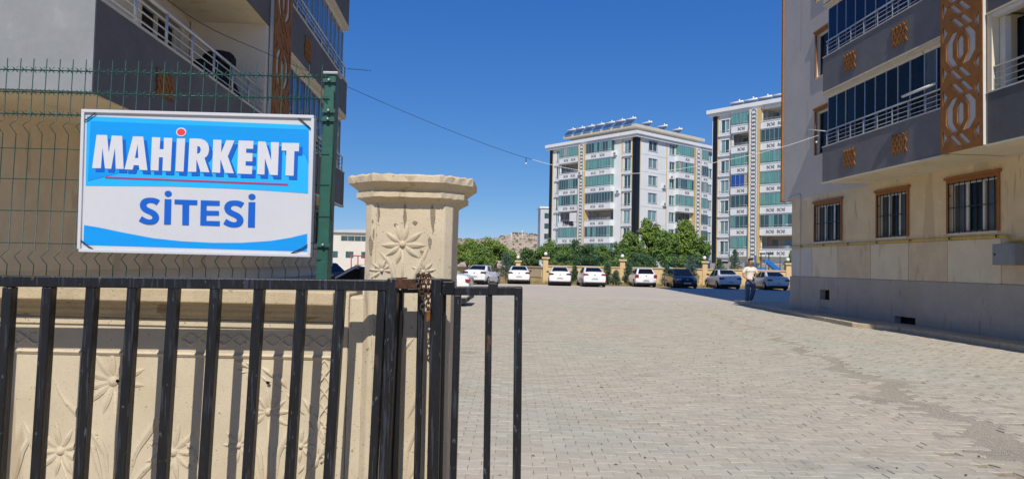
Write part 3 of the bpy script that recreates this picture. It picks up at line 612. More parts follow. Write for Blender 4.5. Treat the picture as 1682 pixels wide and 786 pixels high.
Z3 = lambda x, y: (220+x*.12485, 305+y*.12485)
zz = lambda f, P: [f(*p) for p in P]
spoly('print_panel', [zz(Z4,[(56,50),(1203,97),(1194,450),(1000,436),(800,425),(500,414),(50,410)])], .0004, 'sign_sky', sg)
spoly('print_panel', [zz(Z4,[(76,76),(1200,120),(1199,300),(1180,252),(1150,222),(1100,198),(1000,182),(900,180),(800,192),(720,208),(600,238),(400,290),(220,345),(62,386)])], .0014, 'sign_blue', sg)
spoly('print_panel', [zz(Z4,[(42,612),(120,625),(240,650),(400,680),(540,695),(700,703),(850,703),(1000,693),(1100,677),(1187,656),(1184,748),(38,714)])], .0004, 'sign_blue', sg)
ML = [[(52,548),(105,157),(228,160),(246,370),(282,165),(404,170),(420,558),(328,556),(320,310),(275,556),(202,552),(174,310),(155,549)]]
AL = [[(430,562),(530,175),(650,178),(698,572),(605,568),(598,515),(540,512),(525,565)],[(552,430),(592,430),(585,265)]]
HL = [[(735,573),(753,184),(850,187),(842,325),(888,327),(892,190),(990,194),(970,582),(872,579),(880,422),(834,420),(827,577)]]
IL = [[(1027,584),(1044,198),(1142,200),(1120,588)]]
RL = [[(-78,519),(-58,129),(20,128),(75,133),(120,150),(152,182),(168,225),(170,262),(160,310),(140,340),(115,358),(172,525),(70,520),(22,372),(18,520)],[(28,308),(46,305),(62,295),(71,272),(72,252),(64,230),(50,220),(34,217)]]
KL = [[(205,527),(220,142),(316,145),(310,298),(372,148),(468,152),(388,338),(458,537),(355,532),(302,370),(298,530)]]
EL = [[(497,541),(515,152),(692,157),(685,250),(605,248),(602,298),(678,300),(675,398),(598,396),(594,448),(675,450),(668,546)]]
NL = [[(728,547),(745,162),(830,165),(895,390),(895,170),(988,174),(970,558),(880,555),(822,360),(815,551)]]
TL = [[(1022,178),(1225,183),(1220,280),(1168,278),(1155,566),(1060,562),(1075,272),(1018,270)]]
word = [(Z1,ML),(Z1,AL),(Z1,HL),(Z1,IL),(Z2,RL),(Z2,KL),(Z2,EL),(Z2,NL),(Z2,TL)]
for i, (zf, polys) in enumerate(word):
    spoly('letter_shadow', [zz(zf,[(x+38,y+45) for x,y in p]) for p in polys], .0024+.0002*(i%2), 'sign_navy', sg)
    spoly('letter', [zz(zf,p) for p in polys], .0034, 'sign_letter', sg)
spoly('letter_dot', [zz(Z1,circle(1095,124,60,52,28))], .0034, 'sign_letter', sg); spoly('letter_dot', [zz(Z1,circle(1095,124,47,38,28))], .0044, 'sign_red', sg)
spoly('underline', [[(173,290.4),(472,302),(472,304.6),(173,292.8)]], .0024, 'sign_line', sg)
def sstroke(ox, oy):
    P = np.array([(316,226),(290,208),(255,196),(215,192),(170,196),(135,215),(117,250),(125,290),(160,320),(205,340),(250,362),(280,395),(286,425),(270,458),(238,476),(195,480),(150,470),(112,452),(82,434)],float)+[ox,oy]
    for _ in range(2):
        Q = [P[0]]
        for a2,b2 in zip(P,P[1:]): Q += [a2*.75+b2*.25, a2*.25+b2*.75]
        P = np.array(Q+[P[-1]])
    T = np.gradient(P, axis=0); T /= np.linalg.norm(T,axis=1)[:,None]; Nn = np.c_[-T[:,1],T[:,0]]; wd = 33+10*np.abs(Nn[:,0])[:,None]
    return [tuple(p) for p in np.vstack([P+Nn*wd,(P-Nn*wd)[::-1]])]
wd2 = [[sstroke(0,0)],[[(402,178),(490,180),(480,510),(392,510)]],[[(532,183),(830,193),(827,257),(722,253),(716,520),(630,518),(634,248),(530,243)]],
  [[(875,193),(1122,201),(1120,265),(950,262),(949,330),(1112,333),(1110,393),(948,392),(946,463),(1122,467),(1120,530),(865,522)]],[sstroke(1104,36)],[[(1500,217),(1588,218),(1578,550),(1488,548)]]]
for polys in wd2: spoly('letter', [zz(Z3,p) for p in polys], .0014, 'sign_navy', sg)
for cx, cy in ((448,108),(1545,148)): spoly('letter_dot', [zz(Z3,circle(cx,cy,47,40,24))], .0014, 'sign_navy', sg)
for pts in ([(137,200),(146,196),(163,182)],[(484,190),(498,200),(513,214)],[(132,393),(145,403),(157,411)],[(476,416),(494,408),(508,399),(518,399)]):
    mb = MB(); mb.tube([sgp(x,y,.004+.003*math.sin(i)) for i,(x,y) in enumerate(pts)], .0022, 5); mb.build('tie_wire', 'tie', sg)
# ================================================================== NEAR BUILDINGS
def lattice_panel(root, fr, s0, s1, z0, z1, n, flip=1):
    """brown cut-out panel over a pale backing board; real openings"""
    mb = MB(); mb.fbox(fr, s0+.02, s1-.02, n-.10, n-.03, z0+.02, z1-.02); mb.build('backing_board', 'lattice_back', root)
    W = s1-s0; U = W*1.12; polys = [[(0,0),(W,0),(W,z1-z0),(0,z1-z0)]]
    cell = [[(.43,.38),(.50,.31),(.58,.38),(.58,.62),(.50,.69),(.43,.62)],
            [(.15,.38),(.29,.24),(.44,.24),(.32,.39),(.32,.61),(.44,.76),(.29,.76),(.15,.63)],
            [(.86,.38),(.72,.24),(.57,.24),(.69,.39),(.69,.61),(.57,.76),(.72,.76),(.86,.63)],
            [(.20,.80),(.32,.80),(.54,.98),(.42,.98)],[(.41,.80),(.53,.80),(.75,.98),(.63,.98)],
            [(.25,.02),(.37,.02),(.59,.20),(.47,.20)],[(.46,.02),(.58,.02),(.80,.20),(.68,.20)],
            [(.07,.66),(.07,.92),(.17,.80)],[(.07,.06),(.07,.30),(.18,.18)],[(.94,.68),(.82,.80),(.94,.93)],[(.94,.06),(.83,.18),(.94,.30)]]
    k = 0
    while .08+(k+1)*U < z1-z0:
        for p in cell: polys.append([((x if flip > 0 else 1-x)*W, .08+(k+y)*U) for x, y in p])
        k += 1
    fill2d('lattice_panel', polys, .022, lambda u, v, w_: fr(s0+u, n-.022+w_, z0+v), 'lattice_brown', root)
def rosette(parent, fr, s, z, n, w_=.62, h=.5):
    """small brown interlaced ornament, crossing bars at alternate depth"""
    mb = MB(); up = fr(0,1,0)-fr(0,0,0)
    for i, (a_, b_, e, g_) in enumerate([(0,.5,.25,1),(0,0,.5,1),(.25,0,.75,1),(.5,0,1,1),(.75,0,1,.5),(0,.5,.25,0),(0,1,.5,0),(.25,1,.75,0),(.5,1,1,0),(.75,1,1,.5)]):
        dn = .012+.008*(i >= 5); mb.bar(fr(s+(a_-.5)*w_, n+dn, z+(b_-.5)*h), fr(s+(e-.5)*w_, n+dn, z+(g_-.5)*h), .05, .02, up=up)
    mb.build('ornament', 'lattice_brown', parent)
def railing(root, fr, s0, s1, z0, n, h=.48, nb=7, rails=3):
    mb = MB(); mb.tube([fr(s0,n,z0+h), fr(s1,n,z0+h)], .025, 8); top = mb.build('railing', 'alu', root)
    for k in range(nb): s_ = s0+.06+(s1-s0-.12)*k/(nb-1); mb = MB(); mb.tube([fr(s_,n,z0-.02), fr(s_,n,z0+h)], .02, 8); mb.build('post', 'alu', top)
    for k in range(rails): mb = MB(); z = z0+h*(.22+.26*k); mb.tube([fr(s0,n+.002,z), fr(s1,n+.002,z)], .011, 6); mb.build('rail', 'alu', top)
    return top
def glazing(root, fr, s0, s1, z0, z1, n, npane, mat, end=None):
    """folding balcony glass: sill and head rails, single panes, slim mullions"""
    mb = MB(); mb.fbox(fr, s0, s1, n-.05, n, z1-.07, z1); mb.fbox(fr, s0, s1, n-.05, n, z0, z0+.05); gl = mb.build('balcony_glazing', 'white_pvc', root)
    for k in range(npane):
        a_ = s0+(s1-s0)*k/npane; b_ = s0+(s1-s0)*(k+1)/npane
        mb = MB(); tw = random.uniform(-.008,.008)
        p = [fr(a_+.012,n-.035+tw,z0+.05),fr(b_-.012,n-.035-tw,z0+.05),fr(b_-.012,n-.035-tw,z1-.07),fr(a_+.012,n-.035+tw,z1-.07)]
        d_ = fr(0,-.012,0)-fr(0,0,0); mb.prism(p, d_); mb.build('pane', mat if not isinstance(mat,list) else mat[k%len(mat)], gl)
        mb = MB(); mb.fbox(fr, b_-.012, b_+.012, n-.045, n-.012, z0+.05, z1-.07); mb.build('mullion', 'alu', gl)
    if end is not None:   # return pane towards the wall at s=end
        mb = MB(); mb.fbox(fr, min(end,end+.012), max(end,end+.012), .1, n-.05, z0, z1-.02); mb.build('pane', mat if not isinstance(mat,list) else mat[0], gl)
    return gl
def balcony(root, fr, s0, s1, zb, zt_, n, mat, soffit='plaster_pale', drip=True):
    mb = MB(); mb.fbox(fr, s0, s1, n-.14, n, zb, zt_)
    mb.fbox(fr, s0, s0+.14, 0, n-.14, zb, zt_-.002); mb.fbox(fr, s1-.14, s1, 0, n-.14, zb, zt_-.002); bal = mb.build('balcony', mat, root)
    mb = MB(); mb.fbox(fr, s0+.14, s1-.14, 0, n-.14, zb+.004, zb+.16); mb.fbox(fr, s0+.02,s1-.02,.0,n-.02,zb-.012,zb-.001); mb.build('slab', soffit, bal)
    if drip: mb = MB(); mb.fbox(fr, s0-.015, s1+.015, n-.10, n+.02, zb-.055, zb-.013); mb.build('drip_edge', 'cream', bal)
    mb = MB(); mb.fbox(fr, s0-.01, s1+.01, n-.16, n+.015, zt_, zt_+.03); mb.build('coping', 'lattice_back', bal)
    return bal
def window(root, fr, s0, s1, z0, z1, n=0., bars=True, glass='glass_room', trim='frame_brown', sashes=3, lintel=True):
    T = .085; mb = MB()
    mb.fbox(fr, s0-T, s0, n-.02, n+.035, z0, z1); mb.fbox(fr, s1, s1+T, n-.02, n+.035, z0, z1); mb.fbox(fr, s0-T, s1+T, n-.02, n+.037, z1, z1+T)
    wd_ = mb.build('window', trim, root, bevel=.006)
    if lintel: mb = MB(); mb.fbox(fr, s0-T-.05, s1+T+.05, n-.02, n+.07, z1+T, z1+T+.07); mb.build('lintel', trim, wd_, bevel=.01)
    mb = MB(); mb.fbox(fr, s0-.02, s1+.02, n-.15, n+.04, z0-.05, z0-.001); mb.build('sill', 'cream', wd_)
    mb = MB(); F_ = .055
    for a_, b_, e, g_ in ((s0,s1,z0,z0+F_),(s0,s1,z1-F_,z1),(s0,s0+F_,z0+F_,z1-F_),(s1-F_,s1,z0+F_,z1-F_)): mb.fbox(fr,a_,b_,n-.14,n-.08,e,g_)
    for k in range(1,sashes): s_ = s0+(s1-s0)*k/sashes; mb.fbox(fr,s_-F_*.7,s_+F_*.7,n-.14,n-.075,z0+F_,z1-F_)
    mb.build('sash', 'white_pvc', wd_)
    for k in range(sashes):
        a_ = s0+(s1-s0)*k/sashes+F_*.7; b_ = s0+(s1-s0)*(k+1)/sashes-F_*.7; mb = MB(); mb.fbox(fr,a_,b_,n-.13,n-.12,z0+F_,z1-F_); mb.build('pane', [glass,'glass_dark','glass_room'][k%3], wd_)
    if bars:
        mb = MB(); nb = 9; N_ = n+.05
        for k in range(nb): s_ = s0+.03+(s1-s0-.06)*k/(nb-1); mb.tube([fr(s_,N_,z0),fr(s_,N_,z1)],.011,5)
        for z in (z0+.03,(z0+z1)/2,z1-.03): mb.fbox(fr,s0,s1,N_-.012,N_+.0,z-.012,z+.012)
        for s_ in (s0+.03,s1-.03):
            mb.fbox(fr,s_-.02,s_+.02,N_-.06,N_,z0+(z1-z0)*.75-.01,z0+(z1-z0)*.75+.01)
        mb.build('security_bars', 'bar_black', wd_)
    return wd_
FL = 2.78
def near_block(root, fr, s0, s1, s1u, zlow, top, holes_low, holes_up, depth=14, low='plaster_beige', up='plaster_upper'):
    mb = MB(); mb.wall(fr, s0, s1, 1.34, zlow, 0, holes_low); mb.build('ground_floor_wall', low, root)
    mb = MB(); mb.wall(fr, s0, s1u, zlow+.001, top, 0, holes_up); mb.build('upper_wall', up, root)
    mb = MB(); mb.fbox(fr, s0, s1-.004, -depth, -.19, 0, zlow); mb.fbox(fr, s0, s1u-.004, -depth, -.19, zlow, top-.01); mb.build('core', up, root)
    mb = MB(); mb.fbox(fr, s0-.2, s1u+.2, -depth-.2, .25, top, top+.3); mb.build('roof_slab', 'cream', root)

# ---- right building
rb = thing('apartment_building', 'beige apartment block with grey balconies and barred windows on the right', 'building', RB(20,-4,0))
wins = [(23.15,24.88,2.58,3.86),(19.62,21.05,2.58,3.86),(16.25,17.9,2.58,3.86)]
upw = [(23.15,24.88,5.66+FL*k,7.2+FL*k) for k in range(8)]
near_block(rb, RB, 4, 26.72, 27.58, 4.24, 28.4, wins, upw)
mb = MB(); mb.wall(RB, 4, 26.76, 0, 1.34, .045, [(23.8,24.45,.30,.92),(19.2,20.15,.13,.33)], .24); mb.build('plinth', 'plinth_grey', rb)
for a_ in ((23.8,24.45,.30,.92),(19.2,20.15,.13,.33)): mb = MB(); mb.fbox(RB,a_[0],a_[1],-.18,-.15,a_[2],a_[3]); mb.build('vent', 'void', rb)
mb = MB(); mb.fbox(RB,23.81,24.44,-.14,.03,.31,.58); mb.build('vent_panel', 'plinth_grey', rb)
edges = [(26.70,25.1,'plaster_upper'),(25.1,23.35,'plaster_pale'),(23.35,21.4,'plaster_tan'),(21.4,19.55,'plaster_pale'),(19.55,17.95,'plaster_tan'),(17.95,16.12,'plaster_pale'),(16.12,13,'plaster_tan')]
for a_, b_, mt in edges: mb = MB(); mb.fbox(RB,b_+.012,a_-.012,-.01,.022+random.uniform(-.004,.006),1.352,2.40); mb.build('plaster_panel', mt, rb, bevel=.006)
for i, q in enumerate(wins): window(rb, RB, *q, glass='glass_room' if i else 'glass_dark', sashes=3)
for k, q in enumerate(upw[:3]): window(rb, RB, *q, bars=False, sashes=2)
mb = MB(); mb.fbox(RB,27.52,27.63,-.12,.05,4.22,28.4); mb.build('corner_trim', 'frame_brown', rb)
mb = MB(); mb.tube([RB(27.5,.02,4.30),RB(26.05,.02,4.42),RB(25.98,.02,4.3),RB(25.98,.03,1.4)],.014,5); mb.build('conduit', 'plaster_upper', rb)
mb = MB(); mb.tube([RB(26.7,.06,2.455),RB(21.5,.06,2.45),RB(16.0,.06,2.45),RB(15.9,.06,2.43),RB(15.85,.06,2.35),RB(15.75,.06,2.33),RB(10,.06,2.33)],.022,8); pipe = mb.build('gas_pipe', 'pipe_yellow', rb)
for s_ in np.arange(13,26.5,1.6): mb = MB(); mb.fbox(RB,s_-.02,s_+.02,.02,.09,2.42,2.485); mb.build('pipe_clip', 'bar_black', pipe)
mb = MB(); mb.fbox(RB,15.42,16.08,.025,.27,1.78,2.26); bxx = mb.build('meter_box', 'box_grey', rb, bevel=.008)
mb = MB(); mb.fbox(RB,15.46,16.04,.27,.278,1.82,2.22); mb.build('door', 'box_grey', bxx); mb = MB(); mb.fbox(RB,15.97,16.01,.278,.285,1.99,2.05); mb.build('latch', 'bar_black', bxx)
NB = 1.45
for k in range(9):
    zb = 4.29+FL*k; zt_ = zb+1.06
    nk_ = NB if k < 2 else .04      # upper floors, out of frame: fronts made flush so sunlight reaches the man
    if k < 2: b1 = balcony(rb, RB, 16.02, 21.6, zb, zt_, NB, 'band_grey'); b2 = balcony(rb, RB, 7.0, 14.68, zb, zt_, NB, 'band_dark')
    else:
        mb = MB(); mb.fbox(RB,16.02,21.6,-.02,.03,zb,zt_); mb.build('spandrel', 'band_grey', rb)
    if k < 2:
        for s_ in (17.7, 20.05): rosette(b1, RB, s_, zb+.52, NB)
        railing(rb, RB, 16.04, 21.5, zt_+.03, NB-.06, .46, 9)
        railing(rb, RB, 7.1, 14.62, zt_+.03, NB-.06, .5, 9)
        if k < 2:
            zc_ = zb+FL-.06
            glazing(rb, RB, 17.0, 21.55, zt_+.035, zc_-.06, NB-.13, 9, 'glass_dark' if k == 0 else 'glass_navy', 21.5)
            gl2 = glazing(rb, RB, 16.05, 16.95, zt_+.035, zc_-.06, NB-.13, 2, ['glass_dark','glass_room'])
            mb = MB(); mb.fbox(RB,16.02,21.6,NB-.2,NB-.005,zc_-.055,zc_-.002); mb.build('head_beam', 'cream', rb)
            # open balcony beyond the lattice: side jamb, stacked glass leaf, back wall door
            mb = MB(); mb.fbox(RB,14.56,14.68,.05,NB-.005,zt_+.032,zc_-.005); mb.build('jamb', 'cream', rb)
            mb = MB(); mb.fbox(RB,14.40,14.54,NB-.30,NB-.17,zt_+.035,zc_-.1); fm = mb.build('folded_leaf_frame', 'white_pvc', rb)
            mb = MB(); mb.fbox(RB,13.55,14.36,NB-.42,NB-.40,zt_+.06,zc_-.16); mb.build('pane', 'glass_dark', fm)
            mb = MB(); mb.fbox(RB,7.1,14.56,NB-.2,NB-.02,zc_-.09,zc_-.003); mb.build('head_beam', 'white_pvc', rb)
for s_ in (14.69,): 
    mb = MB(); mb.fbox(RB,14.70,16.00,.0,NB-.02,4.29,9.8); mb.build('column', 'cream', rb)
lattice_panel(rb, RB, 14.70, 16.01, 4.26, 9.8, NB+.10)
for a_, b_ in ((7.0,14.68),(16.02,21.6)): mb = MB(); mb.fbox(RB,a_,b_,.0,NB,9.84,9.96); mb.build('canopy_slab', 'cream', rb)
# lamp rod and clothes bar at the balcony
mb = MB(); mb.tube([RB(21.5,NB-.06,5.85),RB(22.3,NB+.12,6.05)],.012,6); mb.build('bracket_rod', 'white_pvc', rb)
mb = MB(); mb.tube([RB(16.3,NB+.02,5.98),RB(17.4,NB+.12,5.93)],.035,8); mb.build('rolled_awning', 'white_pvc', rb)

# ---- left building
lb = thing('apartment_building', 'beige apartment block with dark grey balconies behind the green fence on the left', 'building', LB(18,-4,0))
lwin = [(24.0,25.5,2.1,3.35)]
lup = [(11.2,12.75,3.4,5.75)]+[(23.6,25.3,4.7+FL*k,6.2+FL*k) for k in range(8)]
near_block(lb, LB, 7.3, 27.6, 27.6, 3.24, 27, lwin, lup, low='plaster_tan', up='interior_wall')
mb = MB(); mb.wall(LB, 7.3, 27.65, 0, 1.0, .045, (), .2); mb.build('plinth', 'plinth_grey', lb)
window(lb, LB, *lwin[0], bars=True, sashes=2)
for k, q in enumerate(lup[1:4]): window(lb, LB, *q, bars=False, sashes=2)
s0_, s1_, z0_, z1_ = lup[0]; window(lb, LB, s0_, s1_, z0_, z1_, bars=False, sashes=2, trim='white_pvc', lintel=False, glass='glass_dark')
for k in range(9):
    zb = 3.25+FL*k; zt_ = zb+1.0
    mb = MB(); mb.fbox(LB,7.17,7.198,-.02,NB-.001,zb,zt_-.004); mb.build('end_panel', 'band_pale', lb)
    b1 = balcony(lb, LB, 7.2, 13.3, zb, zt_, NB, 'band_left', drip=False); b2 = balcony(lb, LB, 14.55, 21.55, zb, zt_, NB, 'band_left')
    if k < 3:
        zc_ = zb+FL-.06
        if k < 2:
            for s_ in ((8.85,11.6) if k == 0 else ()): rosette(b1, LB, s_, zb+.5, NB, .46, .3)
            for s_ in (16.35,19.3): rosette(b2, LB, s_, zb+.48, NB)
            railing(lb, LB, 7.25, 13.26, zt_+.03, NB-.06, .46, 8)
            railing(lb, LB, 14.6, 21.5, zt_+.03, NB-.06, .46, 9)
            glazing(lb, LB, 14.6, 21.5, zt_+.035, zc_-.06, NB-.13, 12, 'glass_navy' if k == 0 else 'glass_blue', 21.4)
            mb = MB(); mb.fbox(LB,14.55,21.55,NB-.2,NB-.005,zc_-.055,zc_-.002); mb.build('head_beam', 'cream', lb)
mb = MB(); mb.fbox(LB,13.31,14.54,.0,NB-.02,3.24,26.9); mb.build('column', 'cream', lb)
mb = MB(); mb.fbox(LB,13.17,13.30,.02,NB-.015,4.30,26.5); mb.build('partition_wall', 'interior_wall', lb)
lattice_panel(lb, LB, 13.31, 14.54, 3.22, 11.5, NB+.10, -1)
# dark seat cushions and bundle on the open balcony
hp = thing('cushion_pile', 'black bundled cushions piled at the end of the open left balcony', 'cushions', LB(12.4,.8,4.26))
for i, (s_, n_, z_, a_, b_, h_) in enumerate(((12.55,.8,3.41,.5,.5,1.35),(11.9,.85,3.41,.45,.42,1.5),(12.75,.55,4.76,.35,.4,.35),(12.15,.95,4.9,.32,.3,.25))):
    mb = MB(); n_r = 10; loft(mb, [[LB(s_+a_*q*math.cos(2*math.pi*k/n_r)*random.uniform(.85,1.1), n_+b_*q*math.sin(2*math.pi*k/n_r)*random.uniform(.85,1.1), z_+h_*t) for k in range(n_r)] for t, q in ((0,.9),(.3,1),(.7,.95),(1,.6))]); mb.build('cushion', 'cloth_dark', hp, bevel=.03)
mb = MB(); mb.tube([LB(21.5,NB,7.5),LB(21.8,NB+.7,7.55)],.011,5); mb.build('bracket_rod', 'box_grey', lb)
# ================================================================== FAR BUILDINGS
def motif(mb, fr, s, z, n, r=.26):
    up = fr(0,1,0)-fr(0,0,0)
    for i, sg_ in enumerate((-1,1)):
        o_ = s+sg_*r*1.02
        for (a_, b_, e, g_) in ((-1,-1,1,1),(-1,1,1,-1)): mb.bar(fr(o_+a_*r*.8,n+.03+.012*(b_>0),z+b_*r*.8), fr(o_+e*r*.8,n+.03+.012*(b_>0),z+g_*r*.8), .09, .03, up=up)
        mb.bar(fr(o_+sg_*r*.9,n+.03,z-r*.8), fr(o_+sg_*r*.9,n+.03,z+r*.8), .08, .025, up=up)
def far_balcony(root, fr, s0, s1, zb, n, mode, bh=1.0, gh=1.85, motifs=2, wrap=0):
    mb = MB(); mb.fbox(fr, s0, s1, -.1, n, zb, zb+bh); mb.fbox(fr, s0-.03, s1+.03, -.1, n+.06, zb+bh, zb+bh+.09); bal = mb.build('balcony', 'far_white', root)
    for k in range(motifs): mb = MB(); motif(mb, fr, s0+(s1-s0)*(k+1)/(motifs+1)+(.0 if motifs > 1 else .2), zb+.5, n, .27); mb.build('ornament', 'far_ornament', bal)
    z0 = zb+bh+.09; z1 = zb+bh+gh
    if mode == 'open':
        mb = MB(); mb.fbox(fr, s0+.05, s1-.05, -1.42, -1.38, z0, z1); mb.build('back_wall', 'far_room', bal)
        mb = MB(); mb.fbox(fr, s0+.8, s0+1.7, -1.37, -1.33, z0, z1-.4); mb.build('balcony_door', 'far_darkglass', bal)
        if s1-s0 > 3.6: mb = MB(); mb.fbox(fr, s1-2.2, s1-.9, -1.37, -1.33, z0+.1, z1-.5); mb.build('window', 'far_pane', bal)
        mb = MB(); mb.tube([fr(s0,n-.05,z0+.3),fr(s1,n-.05,z0+.3)],.03,5); mb.tube([fr(s0,n-.05,z0+.12),fr(s1,n-.05,z0+.12)],.02,5); mb.build('railing', 'alu', bal)
    else:
        np_ = max(4,int((s1-s0)/.62)); mat = {'teal':'far_teal','dark':'far_darkglass','blue':'far_bluecurtain'}[mode]
        alt = random.choice([0,0,.2,.45])
        for k in range(np_):
            a_ = s0+.06+(s1-s0-.12)*k/np_; b_ = s0+.06+(s1-s0-.12)*(k+1)/np_; t = random.uniform(-.02,.02); mb = MB()
            mb.hexa([fr(a_+.03,n-.07+t,z0),fr(b_-.03,n-.07-t,z0),fr(b_-.03,n-.12-t,z0),fr(a_+.03,n-.12+t,z0),fr(a_+.03,n-.07+t,z1),fr(b_-.03,n-.07-t,z1),fr(b_-.03,n-.12-t,z1),fr(a_+.03,n-.12+t,z1)])
            mb.build('pane', mat if random.random() >= alt else ('far_teal' if mat == 'far_darkglass' else random.choice(['far_darkglass','far_pane','far_room'])), bal)
        for (e0,e1) in ((s0+.02,s0+.06),(s1-.06,s1-.02)): mb = MB(); mb.fbox(fr, e0, e1, .02, n-.13, z0, z1); mb.build('pane', mat, bal)
        mb = MB()
        for k in range(np_+1): s_ = s0+.06+(s1-s0-.12)*k/np_; mb.fbox(fr, s_-.025, s_+.025, n-.13, n-.04, z0, z1)
        mb.fbox(fr, s0, s1, n-.14, n-.03, z1, z1+.1); mb.build('glazing_frame', 'alu', bal)
        mb = MB(); mb.tube([fr(s0,n-.0,z0+.28),fr(s1,n-.0,z0+.28)],.022,5); mb.build('railing', 'alu', bal)
    return bal
def far_window(root, fr, s0, s1, z0, z1, tall=False, n=0.):
    mb = MB(); F_ = .13; P_ = .07
    mb.fbox(fr,s0-F_,s0,n-.1,n+P_,z0-F_,z1+F_); mb.fbox(fr,s1,s1+F_,n-.1,n+P_,z0-F_,z1+F_); mb.fbox(fr,s0,s1,n-.1,n+P_,z0-F_,z0); mb.fbox(fr,s0,s1,n-.1,n+P_,z1,z1+F_)
    wd_ = mb.build('window', 'far_white' if tall else 'grey_block', root)
    mb = MB(); m_ = (s0+s1)/2; mb.fbox(fr,m_-.05,m_+.05,n-.1,n-.03,z0,z1); mb.fbox(fr,s0,s0+.08,n-.1,n-.03,z0,z1); mb.fbox(fr,s1-.08,s1,n-.1,n-.03,z0,z1); mb.build('sash', 'white_pvc', wd_)
    for a_, b_ in ((s0+.08,m_-.05),(m_+.05,s1-.08)): mb = MB(); mb.fbox(fr,a_,b_,n-.09,n-.06,z0,z1); mb.build('pane', random.choice(['far_pane','far_pane','far_darkglass']), wd_)
    if tall: mb = MB(); mb.fbox(fr,s0-.35,s1+.35,n-.02,n+.25,z0-.5,z0-.26); mb.build('sill', 'far_white', wd_); mb = MB(); mb.tube([fr(s0-.1,n+.14,z0+.3),fr(s1+.1,n+.14,z0+.3)],.03,5); mb.build('guard_rail', 'alu', wd_)
def ring_column(root, fr, s0, s1, z0, z1, n):
    mb = MB(); mb.fbox(fr, s0, s1, -.1, n, z0, z1); mb.build('pattern_column', 'far_white', root)
    mb = MB(); r_ = (s1-s0)*.30; z = z0+r_; up = fr(0,1,0)-fr(0,0,0); mid = (s0+s1)/2; i = 0
    while z < z1-r_:
        pts = [fr(mid+r_*math.cos(t), n+.03+.02*(i%2), z+r_*math.sin(t)) for t in np.linspace(0,2*math.pi,13)[:-1]]; mb.tube(pts, .05, 4, closed=True); z += r_*1.5; i += 1
    mb.build('ring_ornament', 'far_ornament', root)
    for a_, b_ in ((s0-.11,s0),(s1,s1+.11)): mb = MB(); mb.fbox(fr,a_,b_,-.1,n+.08,z0,z1+.1); mb.build('gold_strip', 'far_gold', root)
def strip(root, fr, s0, s1, z0, z1, n, mat, name): mb = MB(); mb.fbox(fr,s0,s1,-.1,n,z0,z1); return mb.build(name, mat, root)
def fwall(root, fr, s0, s1, z0, z1, holes, mat='far_white', name='wall'): mb = MB(); mb.wall(fr,s0,s1,z0,z1,0,holes,.12); return mb.build(name, mat, root)

cb = thing('apartment_block', 'white eight storey apartment block with teal balcony glazing and roof solar heaters', 'building', (20.7,118,0))
CL = frame(20.7,118,-.643,.766,-1); CR = frame(20.7,118,.766,.643,1)
TOP = 23.6
mL = ['teal','open','dark','dark','open','teal','dark']; mBL = ['dark','teal','teal','dark','open','dark','dark']; mR1 = ['teal','teal','dark','teal','open','dark','dark']; mR2 = ['teal','dark','teal','teal','dark','dark','dark']
openL = []; openR = []
for k in range(7):
    zb = 20.65-3*k
    if mL[k] == 'open': openL.append((12.7,18.2,zb+1.05,zb+2.85))
    if mBL[k] == 'open': openL.append((4.9,11.0,zb+1.05,zb+2.85))
    if mR1[k] == 'open': openR.append((10.95,15.3,zb+1.05,zb+2.85))
holesL = openL+[(1.1,2.6,21.0-3*k,23.2-3*k) for k in range(7)]+[(18.5,19.5,21.0-3*k,23.2-3*k) for k in range(7)]
holesR = openR+[(3.3,5.6,21.75-3*k,23.35-3*k) for k in range(7)]+[(9.1,10.6,21.75-3*k,23.35-3*k) for k in range(7)]+[(20.7,22,21.75-3*k,23.35-3*k) for k in range(7)]
fwall(cb, CL, 0, 21.3, 0, TOP+.001, holesL); fwall(cb, CR, 0, 24.5, 0, TOP+.001, holesR)
corners = [CL(.005,-.1,0), CR(24.49,-.1,0), CR(24.49,-.1,0)+(CL(21.29,0,0)-CL(0,0,0)), CL(21.29,-.1,0)]
# core in two layers so open balconies stay hollow
e1, e2 = (CR(1,0,0)-CR(0,0,0)), (CL(1,0,0)-CL(0,0,0)); o_ = Vector((20.7,118,0))
q = [o_+e1*a_+e2*b_ for a_, b_ in ((1.45,1.45),(24.4,1.45),(24.4,21.2),(1.45,21.2))]
mb = MB(); mb.hexa([p for p in q]+[p+Vector((0,0,TOP)) for p in q]); mb.build('core', 'far_white', cb)
q = [o_+e1*a_+e2*b_ for a_, b_ in ((-.5,-.5),(24.9,-.5),(24.9,21.8),(-.5,21.8))]
mb = MB(); mb.hexa([p+Vector((0,0,TOP)) for p in q]+[p+Vector((0,0,TOP+.45)) for p in q]); q2 = [o_+e1*a_+e2*b_ for a_, b_ in ((-.75,-.75),(25.1,-.75),(25.1,22),(-.75,22))]
mb.hexa([p+Vector((0,0,TOP+.45)) for p in q2]+[p+Vector((0,0,TOP+1.0)) for p in q2]); mb.build('cornice', 'far_white', cb)
q = [o_+e1*a_+e2*b_ for a_, b_ in ((3.2,3.2),(21,3.2),(21,18),(3.2,18))]; mb = MB(); mb.hexa([p+Vector((0,0,TOP+1.0)) for p in q]+[p+Vector((0,0,TOP+2.1)) for p in q]); mb.build('penthouse', 'far_roof', cb)
q = [o_+e1*a_+e2*b_ for a_, b_ in ((1.2,1.2),(21.5,1.2),(21.5,19),(1.2,19))]; mb = MB(); mb.hexa([p+Vector((0,0,TOP+2.1)) for p in q]+[p+Vector((0,0,TOP+2.65)) for p in q]); mb.build('roof_slab', 'far_roof', cb, bevel=.05)
